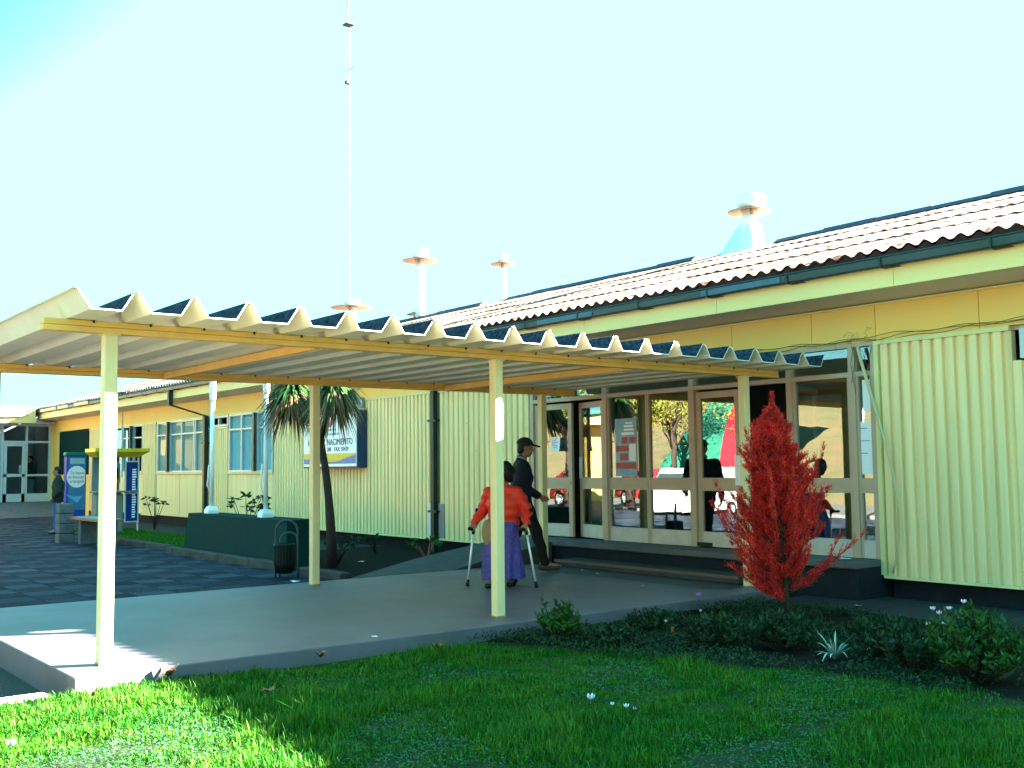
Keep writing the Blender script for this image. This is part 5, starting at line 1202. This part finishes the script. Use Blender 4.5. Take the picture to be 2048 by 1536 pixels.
# =================================================================== PEOPLE
def person(label, loc, heading, J, wear, scale=1.0, group=None):
    """J: joints in a local frame, x forward, y left, z up"""
    c, s = math.cos(heading), math.sin(heading)
    def Wp(p): p = Vector(p) * scale; return Vector((loc[0] + c * p.x - s * p.y, loc[1] + s * p.x + c * p.y, loc[2] + p.z))
    def conv(mb): mb.v = [tuple(Wp(p)) for p in mb.v]; return mb
    t = thing('person', label, 'person', loc, 0, group)
    V_ = lambda k: Vector(J[k])
    # ---- body: one continuous skin surface
    mb = MB(); hd = V_('head'); nod = J.get('nod', 0.0); hy = J.get('turn', 0.0)
    rotm = Matrix.Rotation(hy, 3, 'Z') @ Matrix.Rotation(nod, 3, 'Y')
    hp = lambda x, y, z: hd + rotm @ Vector((x, y, z))
    mb.ell(hp(-0.006, 0, 0.03), (0.095, 0.077, 0.092), rotm); mb.ell(hp(0.028, 0, -0.04), (0.066, 0.058, 0.075), rotm)
    mb.ell(hp(0.050, 0, -0.085), (0.034, 0.036, 0.028), rotm)
    mb.cap(hp(0.088, 0, 0.018), hp(0.106, 0, -0.022), 0.009, 0.014, 8); mb.ell(hp(0.085, 0, -0.062), (0.014, 0.024, 0.011), rotm); mb.ell(hp(0.080, 0, 0.030), (0.016, 0.048, 0.012), rotm)
    for q in (-1, 1): mb.ell(hp(-0.005, 0.078 * q, -0.008), (0.022, 0.010, 0.032), rotm); mb.ell(hp(0.055, 0.036 * q, -0.03), (0.03, 0.024, 0.026), rotm)
    mb.cap(V_('neck'), hp(-0.012, 0, -0.055), 0.056, 0.052, 12)
    ch, pe = V_('chest'), V_('pelvis')
    mb.ell(ch, (0.115, 0.165, 0.20)); mb.ell((ch + pe) / 2, (0.10, 0.135, 0.18)); mb.ell(pe, (0.11, 0.15, 0.13))
    for q, sg in (('l', 1), ('r', -1)):
        sh, el, wr = V_('sh' + q), V_('el' + q), V_('wr' + q)
        mb.cap(ch + Vector((0, 0.06 * sg, 0.14)), sh, 0.07, 0.055, 10); mb.cap(sh, el, 0.050, 0.038, 10); mb.cap(el, wr, 0.039, 0.026, 10)
        hi, kn, an = V_('hi' + q), V_('kn' + q), V_('an' + q)
        mb.cap(hi, kn, 0.082, 0.052, 10); mb.cap(kn, an, 0.052, 0.034, 10); mb.cap(an, V_('to' + q), 0.035, 0.03, 8)
        # hand: palm, four bent fingers and a thumb leaving the side of the palm
        d = (Vector(J['hd' + q]) - wr).normalized(); up_ = Vector(J.get('hn' + q, (0, sg, 0))); sd_ = d.cross(up_).normalized(); nn = sd_.cross(d).normalized()
        pc = wr + d * 0.045; mb.cap(wr, wr + d * 0.05, 0.024, 0.028, 8)
        for k in (-1.5, -0.5, 0.5, 1.5):
            b0 = wr + d * 0.035 + sd_ * k * 0.012; b1 = wr + d * (0.088 - 0.004 * abs(k)) + sd_ * k * 0.019; mb.cap(b0, b1, 0.014, 0.011, 7)
            cu = J.get('curl' + q, 0.6); l1, l2 = 0.040 - 0.004 * abs(k - 0.5), 0.036 - 0.004 * abs(k - 0.5)
            d1 = (d * math.cos(cu) - nn * math.sin(cu)); d2 = (d * math.cos(cu * 2.1) - nn * math.sin(cu * 2.1))
            b2 = b1 + d1 * l1; mb.cap(b1, b2, 0.0095, 0.009, 7); mb.cap(b2, b2 + d2 * l2, 0.009, 0.0078, 7)
        th_ = sd_ * J.get('thumb' + q, 1.0); b1 = wr + d * 0.03 + th_ * 0.022; b2 = b1 + (th_ * 0.7 + d * 0.6 - nn * 0.3).normalized() * 0.036
        mb.cap(wr + d * 0.02, b1, 0.016, 0.014, 7); mb.cap(b1, b2, 0.012, 0.010, 7); mb.cap(b2, b2 + (d * 0.9 - nn * 0.5).normalized() * 0.030, 0.010, 0.008, 7)
    body = remesh(mb, 0.0085, 4, 0.5); obj('body', conv(body), 'skin', t, True)
    e = MB()
    for q in (-1, 1): e.ell(hp(0.083, 0.031 * q, 0.012), (0.010, 0.013, 0.008), rotm, 8, 6)
    obj('eyes', conv(e), 'hair', t, True)
    # ---- hair
    mb = MB(); mb.ell(hp(-0.018, 0, 0.045), (0.098, 0.084, 0.090), rotm); mb.ell(hp(-0.055, 0, -0.015), (0.056, 0.074, 0.080), rotm)
    if wear.get('bun'): mb.ell(hp(-0.01, 0.0, 0.0), (0.088, 0.094, 0.12), rotm)
    if wear.get('bun'): mb.ell(hp(-0.10, 0, 0.0), (0.05, 0.06, 0.06), rotm); mb.ell(hp(-0.045, 0, -0.06), (0.06, 0.085, 0.08), rotm)
    obj('hair', conv(remesh(mb, 0.010, 3)), 'hair', t, True)
    if wear.get('cap'):
        mb = MB(); rings = []
        for k in range(8):
            a = k / 7 * math.pi / 2 * 0.97
            rings.append([hp(-0.012 + 0.112 * math.cos(a) * math.cos(b), 0.096 * math.cos(a) * math.sin(b), 0.052 + 0.092 * math.sin(a)) for b in np.linspace(0, 2 * math.pi, 25)[:-1]])
        mb.loft(rings)
        br = [[hp(0.075 + x, 0.082 * w_ * y, 0.060 - 0.20 * x * x * 8 * 0.12 - 0.018 * y * y - x * 0.10 + dz) for y in np.linspace(-1, 1, 9)] for x, w_, dz in [(0, 1, 0.006), (0.05, 0.96, 0.006), (0.09, 0.78, 0.004), (0.115, 0.4, 0.002)]]
        mb.loft(br, False, False, closed=False); br2 = [[p - rotm @ Vector((0, 0, 0.006)) for p in r] for r in br]; mb.loft(br2[::-1], False, False, closed=False)
        mb.loft([br[-1], br2[-1]], False, False, closed=False)
        obj('cap', conv(mb), 'wood_dark', t, True)
    # ---- jacket
    nz = lambda: random.uniform(-0.006, 0.006)
    g = wear.get('puff', 0.0); hem = wear.get('hem', -0.12); mb = MB()
    mb.ell(ch + Vector((0, 0, 0.02)), (0.142 + g, 0.190 + g, 0.215 + g)); lo_ = pe + Vector((0, 0, hem))
    mb.cap(ch + Vector((0.0, 0.05, 0)), lo_ + Vector((0.0, 0.055, 0)), 0.125 + g, 0.118 + g, 16); mb.cap(ch + Vector((0.0, -0.05, 0)), lo_ + Vector((0.0, -0.055, 0)), 0.125 + g, 0.118 + g, 16)
    mb.cap(V_('neck') + Vector((-.01, 0, -0.03)), V_('neck') + Vector((-.005, 0, 0.025)), 0.085, 0.068, 12)
    for q, sg in (('l', 1), ('r', -1)):
        sh, el, wr = V_('sh' + q), V_('el' + q), V_('wr' + q)
        mb.cap(ch + Vector((0, 0.07 * sg, 0.13)), sh, 0.10 + g * .6, 0.078 + g * .6, 12); mb.cap(sh, el, 0.076 + g * .8, 0.060 + g * .8, 12); mb.cap(el, wr - (wr - el) * 0.10, 0.060 + g * .8, 0.046 + g * .5, 12)
        for k in range(3):
            p = el + (sh - el) * (0.1 * k); mb.ell(p + Vector((nz(), nz(), nz())), (0.066 + g, 0.066 + g, 0.03))
    jk = remesh(mb, 0.011, 5)
    # trim at the hem
    zc_ = lo_.z - 0.02; keep = MB(); vs = jk.v; ok = [True] * len(vs)
    keep.v = [(v[0], v[1], max(v[2], zc_) if abs(v[1]) < 0.26 else v[2]) if J.get('trimall', True) and (Vector((v[0], v[1])) - Vector((pe.x, pe.y))).length < 0.27 else tuple(v) for v in vs]
    # folds
    keep.v = [(x + 0.006 * math.sin(38 * z + 9 * y), y + 0.005 * math.sin(31 * z - 12 * x), z) for x, y, z in keep.v]
    if wear.get('quilt'): keep.v = [(x * (1 + 0.035 * math.sin(z * 62)), y * (1 + 0.03 * math.sin(z * 62)), z) for x, y, z in keep.v]
    keep.f = jk.f; keep.mi = jk.mi
    obj('jacket', conv(keep), wear['jacket'], t, True)
    if wear.get('collar'):
        mb = MB().tube([V_('neck') + Vector((0.055 * math.cos(a) - 0.005, 0.062 * math.sin(a), 0.035 - 0.02 * math.cos(a))) for a in np.linspace(0, 2 * math.pi, 17)], 0.016, 8)
        obj('shirt_collar', conv(mb), wear['collar'], t, True)
    # ---- trousers or skirt
    if wear.get('trousers'):
        mb = MB(); mb.ell(pe + Vector((0, 0, -0.02)), (0.128, 0.168, 0.13))
        for q in 'lr':
            hi, kn, an = V_('hi' + q), V_('kn' + q), V_('an' + q)
            mb.cap(hi, kn, 0.102, 0.076, 12); mb.cap(kn, an + (kn - an) * 0.06, 0.076, 0.066, 12)
        tr = remesh(mb, 0.011, 5); tr.v = [(x + 0.006 * math.sin(27 * z + 11 * y), y + 0.004 * math.sin(33 * z), z) for x, y, z in tr.v]
        obj('trousers', conv(tr), wear['trousers'], t, True)
    if wear.get('skirt'):
        rings = []; n = 72; z1, z0 = pe.z + 0.02, wear['skirt_z']
        for k in range(14):
            u = k / 13; z = z1 + (z0 - z1) * u; cx = pe.x * (1 - u) + (V_('anl').x + V_('anr').x) / 2 * u; cy = pe.y * (1 - u) + (V_('anl').y + V_('anr').y) / 2 * u
            rx, ry = 0.155 + 0.085 * u, 0.175 + 0.055 * u; cx += 0.035 * math.sin(u * math.pi) + 0.02
            rings.append([(cx + (rx + 0.034 * u * math.sin(9 * a + 2 * u) + 0.010 * u * math.sin(13 * a)) * math.cos(a), cy + (ry + 0.034 * u * math.sin(9 * a + 2 * u) + 0.010 * u * math.sin(13 * a)) * math.sin(a), z + 0.015 * u * math.sin(3 * a)) for a in np.linspace(0, 2 * math.pi, n + 1)[:-1]])
        mb = MB(); mb.loft(rings, True, False); mb.loft([[(p[0] * .985 + .015 * pe.x, p[1] * .985, p[2]) for p in r] for r in rings[::-1]], False, False)
        obj('skirt', conv(mb), wear['skirt'], t, True)
    # ---- shoes
    for q in 'lr':
        an, to = V_('an' + q), V_('to' + q); dv = (to - an); f_ = Vector((dv.x, dv.y, dv.z)).normalized(); upv = Vector((0, 0, 1)); upv = (upv - f_ * upv.dot(f_)).normalized()
        mb = MB(); heel = an - f_ * 0.05 - upv * 0.045
        mb.cap(heel, an + f_ * 0.06 - upv * 0.045, 0.042, 0.046, 10); mb.cap(an + f_ * 0.05 - upv * 0.045, to + upv * (-0.012) + f_ * 0.01, 0.046, 0.036, 10); mb.cap(an + upv * 0.03, an - upv * 0.02, 0.047, 0.052, 10)
        mb.box(0, 0.001, 0, 0.001, heel.z, heel.z + 0.001) if False else None
        s2 = remesh(mb, 0.010, 4); obj('shoe', conv(s2), wear['shoe'], t, True)
    return t, Wp

# man striding towards the doors
J = dict(head=(0.045, 0, 1.60), neck=(0.0, 0, 1.44), chest=(-0.01, 0, 1.20), pelvis=(-0.02, 0, 0.93), shl=(-0.01, 0.185, 1.37), shr=(-0.02, -0.185, 1.37),
         ell=(0.05, 0.245, 1.09), wrl=(0.25, 0.22, 0.965), hdl=(0.35, 0.20, 0.93), hnl=(0, 1, 0.2), curll=0.5, elr=(-0.10, -0.245, 1.09), wrr=(-0.085, -0.255, 0.86), hdr=(-0.06, -0.25, 0.76), hnr=(0, -1, 0), curlr=0.45,
         hil=(0.0, 0.085, 0.90), knl=(-0.08, 0.09, 0.49), anl=(-0.36, 0.085, 0.16), tol=(-0.23, 0.085, 0.045), hir=(0.01, -0.085, 0.90), knr=(0.17, -0.09, 0.50), anr=(0.27, -0.085, 0.105), tor=(0.43, -0.10, 0.075), nod=0.10, thumbl=-1.0, thumbr=1.0)
person('man in a black cap and dark navy jacket striding towards the glass doors', (-3.18, 6.42, 0.0), math.atan2(0.86, 0.52), J,
       dict(cap=True, jacket='navy', trousers='black_cloth', shoe='shoe_brown', collar='shirt', hem=-0.10, puff=0.014), 1.02)
# woman on crutches, hidden in part by the middle post
J = dict(head=(0.08, 0.055, 1.325), neck=(0.015, 0.015, 1.18), chest=(-0.02, 0, 0.945), pelvis=(-0.06, 0, 0.73), shl=(-0.02, 0.17, 1.075), shr=(-0.02, -0.17, 1.075),
         ell=(-0.09, 0.262, 0.90), wrl=(0.08, 0.325, 0.735), hdl=(0.17, 0.325, 0.69), hnl=(0, 0, 1), curll=1.1, elr=(-0.09, -0.262, 0.90), wrr=(0.08, -0.325, 0.735), hdr=(0.17, -0.325, 0.69), hnr=(0, 0, 1), curlr=1.1,
         hil=(-0.04, 0.08, 0.70), knl=(-0.03, 0.085, 0.40), anl=(-0.12, 0.085, 0.095), tol=(0.05, 0.10, 0.045), hir=(-0.04, -0.08, 0.70), knr=(0.04, -0.085, 0.40), anr=(0.07, -0.085, 0.085), tor=(0.24, -0.10, 0.045), nod=0.22, turn=-0.75, thumbl=1.0, thumbr=-1.0)
hw = math.atan2(-0.85, 0.53); wl = (-2.03, 5.20, 0.0)
tw_, Wp = person('woman in a red padded jacket and purple skirt walking on crutches', wl, hw, J,
       dict(jacket='red_cloth', skirt='purple', skirt_z=0.10, shoe='shoe', hem=-0.06, puff=0.014, bun=True, quilt=True))
bg_ = MB(); bg_.ell((0.15, -0.13, 0.63), (0.045, 0.075, 0.16)); bg_.tube([(0.14, -0.12, 0.76), (0.13, -0.05, 1.0), (0.05, 0.08, 1.2)], 0.012, 6)
bg_ = remesh(bg_, 0.012, 3); bg_.v = [tuple(Wp(p)) for p in bg_.v]
tag(obj('shoulder_bag', bg_, 'bag', None, True), 'tan cloth bag hanging at the side of the woman in red', 'bag')
mb = MB()
for k in range(4): mb.ell((0.158 - 0.004 * k, -0.035, 1.08 - 0.10 * k), (0.010, 0.011, 0.011), None, 8, 6)
mb.v = [tuple(Wp(p)) for p in mb.v]; obj('button', mb, 'phone_yellow', tw_, True)
def crutch(sg, lab):
    tip = Vector((0.05, 0.43 * sg, 0.0)); grip = Vector((0.10, 0.325 * sg, 0.665)); cuff = Vector((-0.035, 0.295 * sg, 0.865))
    t = thing('elbow_crutch', lab, 'crutch', tuple(Wp(tip)), 0, 'crutches of the woman in red')
    def put(nm, mb, m_): mb.v = [tuple(Wp(p)) for p in mb.v]; obj(nm, mb, m_, t, True)
    d = (grip - tip).normalized()
    put('shaft', MB().tube([tip + d * 0.05, grip - d * 0.02], 0.013, 10), 'crutch')
    put('upper_shaft', MB().tube([grip + d * 0.03, cuff - (cuff - grip) * 0.1], 0.012, 10), 'crutch')
    put('rubber_tip', MB().tube([tip + Vector((0, 0, 0.004)), tip + d * 0.03, tip + d * 0.075], [0.026, 0.020, 0.016], 12), 'rubber')
    put('hand_grip', MB().tube([grip + d * 0.03 - d * 0.09, grip + d * 0.035], 0.018, 10).cap(grip, grip + Vector((0.13, 0.0, 0.012)), 0.019, 0.021, 10), 'rubber')
    mb = MB(); rr = []
    for k in range(5):
        rr.append([cuff + Vector((0.052 * math.cos(a), 0.058 * math.sin(a), (k - 2) * 0.018)) for a in np.linspace(math.pi * 0.25, math.pi * 1.75, 15)])
    mb.loft(rr, False, False, closed=False); put('arm_cuff', mb, 'rubber')
crutch(-1, 'crutch in the right hand of the woman in red, left of the post')
crutch(1, 'crutch in the left hand of the woman in red, right of the post')
# man by the bench
J = dict(head=(0.03, 0, 1.60), neck=(0.0, 0, 1.44), chest=(-0.01, 0, 1.20), pelvis=(0, 0, 0.93), shl=(0, 0.185, 1.37), shr=(0, -0.185, 1.37),
         ell=(-0.06, 0.25, 1.10), wrl=(0.08, 0.19, 0.92), hdl=(0.14, 0.16, 0.85), hnl=(0, 1, 0), elr=(-0.06, -0.25, 1.10), wrr=(0.08, -0.19, 0.92), hdr=(0.14, -0.16, 0.85), hnr=(0, -1, 0),
         hil=(0, 0.085, 0.90), knl=(0.02, 0.09, 0.49), anl=(0, 0.09, 0.085), tol=(0.16, 0.11, 0.045), hir=(0, -0.085, 0.90), knr=(0.02, -0.09, 0.49), anr=(0, -0.09, 0.085), tor=(0.16, -0.11, 0.045), nod=0.12, thumbl=-1.0)
person('man in a dark jacket and blue jeans standing behind the block pillar', (-19.4, 4.86, GZ), math.atan2(-0.9, -0.35), J, dict(jacket='dark_green_cloth', trousers='jeans', shoe='shoe', hem=-0.10, puff=0.02), 0.945)
J2 = dict(J); J2.update(ell=(0.02, 0.25, 1.10), wrl=(0.25, 0.10, 1.14), hdl=(0.33, 0.02, 1.17), elr=(0.02, -0.25, 1.10), wrr=(0.25, -0.10, 1.02), hdr=(0.33, -0.02, 1.03), nod=0.25)
person('person in dark clothes holding a bundled baby behind the far wing glass', (XW - 0.7, 7.62, 0.30), math.atan2(-0.85, 0.3), J2, dict(jacket='dark_green_cloth', trousers='jeans_grey', shoe='shoe', hem=-0.06, puff=0.02), 0.97)
mb = MB(); mb.cap((XW - 0.72, 7.30, 1.44), (XW - 0.52, 7.28, 1.34), 0.10, 0.08, 10); mb.ell((XW - 0.76, 7.30, 1.56), (0.09, 0.09, 0.09))
tag(obj('wrapped_baby', remesh(mb, 0.015, 3), 'white', None, True), 'baby wrapped in white in the arms of the person behind the far glass', 'baby')

# =================================================================== OPPOSITE SIDE OF THE STREET (seen in the glass)
struct('road', MB().box(-60, 60, -15.5, -8.2, -0.29, -0.14), 'asphalt')
nx, ny = 50, 30
X, Y = np.meshgrid(np.linspace(-70, 50, nx), np.linspace(-60, -15.5, ny))
rng = np.random.default_rng(9)
Z = -0.13 + np.clip((-15.5 - Y) * 0.30, 0, 6.5) + 0.25 * np.sin(X * 0.4) * np.clip((-16 - Y) * 0.2, 0, 1) + rng.normal(0, 0.09, X.shape)
V = np.stack([X, Y, Z], -1).reshape(-1, 3); F = np.array([(j * nx + i, j * nx + i + 1, (j + 1) * nx + i + 1, (j + 1) * nx + i) for j in range(ny - 1) for i in range(nx - 1)])
o = np_mesh('hillside', V, F, 'hill', None, True); o['kind'] = 'structure'
def tree(loc, hgt, rad, seed, label, mm='tree_leaf'):
    rng = np.random.default_rng(seed); bx, by, bz = loc
    t = thing('broadleaf_tree', label, 'tree', loc, 0, 'trees across the road'); mb = MB()
    mb.tube([(bx, by, bz), (bx + .1, by, bz + hgt * .3), (bx - .05, by + .1, bz + hgt * .62)], [0.16, 0.12, 0.05], 10); Cs = []
    for q in range(26):
        a = rng.uniform(0, 6.283); e = rng.uniform(-.2, 1.2); r = rad * rng.uniform(.45, 1)
        p = np.array([bx + r * math.cos(a) * math.cos(e), by + r * math.sin(a) * math.cos(e), bz + hgt * .52 + r * math.sin(e)])
        mb.tube([(bx, by, bz + hgt * rng.uniform(.25, .5)), tuple(p * .5 + np.array([bx, by, bz + hgt * .5]) * .5), tuple(p)], [0.05, 0.03, 0.012], 5)
        Cs.append(p + rng.normal(0, rad * .16, (210, 3)))
    Cs = np.concatenate(Cs); n = len(Cs); D = rng.normal(size=(n, 3)); L = rng.uniform(.08, .16, n)
    V, F = leaves(Cs, D, L, L * .6, seed); obj('trunk', mb, 'bark', t, True); np_mesh('crown', V, F, mm, t)
for i, (x, y, h, r, lab) in enumerate([(-19.5, -8.0, 6.4, 2.4, 'yellowing tree across the road nearest the parked cars'), (-25.5, -16.5, 7.0, 2.6, 'yellowing tree on the bank behind the parked cars'), (-12.5, -19.0, 6.0, 2.4, 'tree on the bank beside the green netting'), (-5.5, -18.5, 5.5, 2.2, 'smaller tree on the bank beyond the street lamp'), (2.5, -20, 6.5, 2.6, 'tree on the bank at the far end of the road')]):
    tree((x, y, -0.13 + max(0, (-15.5 - y) * 0.3)), h, r, 70 + i, lab)
tree((-18.6, -3.6, -0.28), 4.6, 1.7, 88, 'dark evergreen tree added left of the white van to darken the door reflections', 'leaf_dark')  # unseen evergreens added so the left door panes reflect something dark
tree((-23.5, -4.2, -0.28), 5.2, 1.9, 89, 'dark evergreen tree added at the far plaza edge to darken the door reflections', 'leaf_dark')
mb = MB(); pts = [[(x, -16.3 - 1.2 * k, 0.15 + 1.0 * k + 0.08 * math.sin(3 * x + k)) for x in np.linspace(-27.5, -22.0, 16)] for k in range(6)]
mb.loft(pts, False, False, closed=False)
for x in (-27.4, -25.5, -23.8, -22.1): mb.tube([(x, -16.3, 0.0), (x, -16.45, 1.3)], 0.03, 6)
tag(obj('green_netting', mb, 'net_green'), 'green netting laid up the bank across the road', 'netting')
tp = [[(-22.9, -16.4, 0.6), (-21.9, -16.4, 0.6)], [(-24.0, -18.0, 1.95), (-22.9, -18.0, 2.0)], [(-25.4, -20.4, 4.1), (-24.6, -20.4, 4.1)]]
mb = MB(); mb.loft(tp, False, False, closed=False); mb.loft([[(x, y - 0.03, z - 0.03) for x, y, z in r] for r in tp[::-1]], False, False, closed=False)
tag(obj('red_tarpaulin', mb, 'car_red'), 'red tarpaulin hung up the bank beside the green netting', 'tarpaulin')
def vehicle(name, label, loc, rot, paint, kind):
    t = thing(name, label, 'car' if kind == 'car' else 'van', loc, rot, None)
    if kind == 'van':
        L, Wd, prof = 4.4, 0.84, [(-2.2, .32), (2.1, .30), (2.2, .55), (2.18, .92), (1.75, 1.05), (1.15, 1.62), (0.95, 1.82), (-2.1, 1.86), (-2.2, 1.6)]
    else:
        L, Wd, prof = 4.1, 0.80, [(-2.05, .32), (1.95, .30), (2.05, .5), (2.0, .75), (1.05, .92), (.35, 1.38), (-1.1, 1.42), (-1.75, .98), (-2.05, .9)]
    mb = MB(); rings = []
    for y, sc in ((-Wd, .93), (-Wd + .07, 1.0), (Wd - .07, 1.0), (Wd, .93)):
        rings.append([(x * (1 if sc == 1 else .985), y * (1 if z < 1.0 else (.93 if kind == 'van' else .80)), .3 + (z - .3) * (1 if sc == 1 else .985)) for x, z in prof])
    mb.loft(rings); obj('car_body', mb, paint, t, local=True)
    for sg in (-1, 1):
        for wx in (-1.3, 1.3):
            mb = MB().tube([(wx, sg * (Wd - .15), .31), (wx, sg * (Wd + .012), .31)], .31, 22); w_ = obj('wheel', mb, 'tyre', t, local=True)
            obj('rim', MB().tube([(wx, sg * (Wd - .02), .31), (wx, sg * (Wd + .022), .31)], .19, 16), 'galv', w_, local=True)
        y = sg * Wd * (.965 if kind == 'van' else .905)
        mb = MB()
        if kind == 'van': mb.prism([(0.1, y, 1.1), (1.45, y, 1.1), (1.05, y * .985, 1.58), (0.1, y * .985, 1.6)], (0, sg * .012, 0))
        else: mb.prism([(-1.3, y, .96), (.85, y, .96), (.3, y * .93, 1.32), (-1.0, y * .93, 1.34)], (0, sg * .03, 0))
        obj('side_window', mb, 'car_glass', t, local=True)
        obj('headlight', MB().ell((L / 2 - .07, sg * Wd * .72, .72), (.06, .14, .09)), 'galv', t, True, local=True)
    mb = MB()
    if kind == 'van': mb.prism([(1.70, -Wd * .86, 1.12), (1.70, Wd * .86, 1.12), (1.18, Wd * .8, 1.62), (1.18, -Wd * .8, 1.62)], (.035, 0, .03))
    else: mb.prism([(1.0, -Wd * .78, .96), (1.0, Wd * .78, .96), (.42, Wd * .7, 1.34), (.42, -Wd * .7, 1.34)], (.04, 0, .03))
    obj('windscreen', mb, 'car_glass', t, local=True)
    obj('bumper', MB().bbox(L / 2 - .12, L / 2 + .05, -Wd * .96, Wd * .96, .34, .52, .03), 'tyre' if kind == 'car' else 'galv', t, local=True)
    return t
vehicle('parked_van', 'white van parked by the plaza, mirrored in the entrance glass', (-14.9, -6.2, -0.29), R(78), 'car_white', 'van').scale = (0.85, 0.85, 0.85)
vehicle('parked_car', 'red car parked on the road, mirrored in the entrance glass', (-19.5, -9.6, -0.14), R(12), 'car_red', 'car')
t = thing('street_lamp', 'slender pale street lamp across the lawn, mirrored in the right-hand glass', 'street lamp', (-9.6, -7.4, -0.3))
obj('lamp_post', MB().tube([(-9.6, -7.4, -.3), (-9.6, -7.4, 2.6)], 0.05, 10), 'galv', t, True)
obj('lamp_head', MB().lathe([(0.06, 2.6), (0.10, 2.64), (0.17, 2.98), (0.19, 3.0), (0.05, 3.08)], (-9.6, -7.4, 0), 16), 'white', t, True)

for o in list(SC.objects):
    if o.type == 'MESH' and o.parent is None and o.get('kind') is None and o.get('label') is None: print('UNLABELLED', o.name)
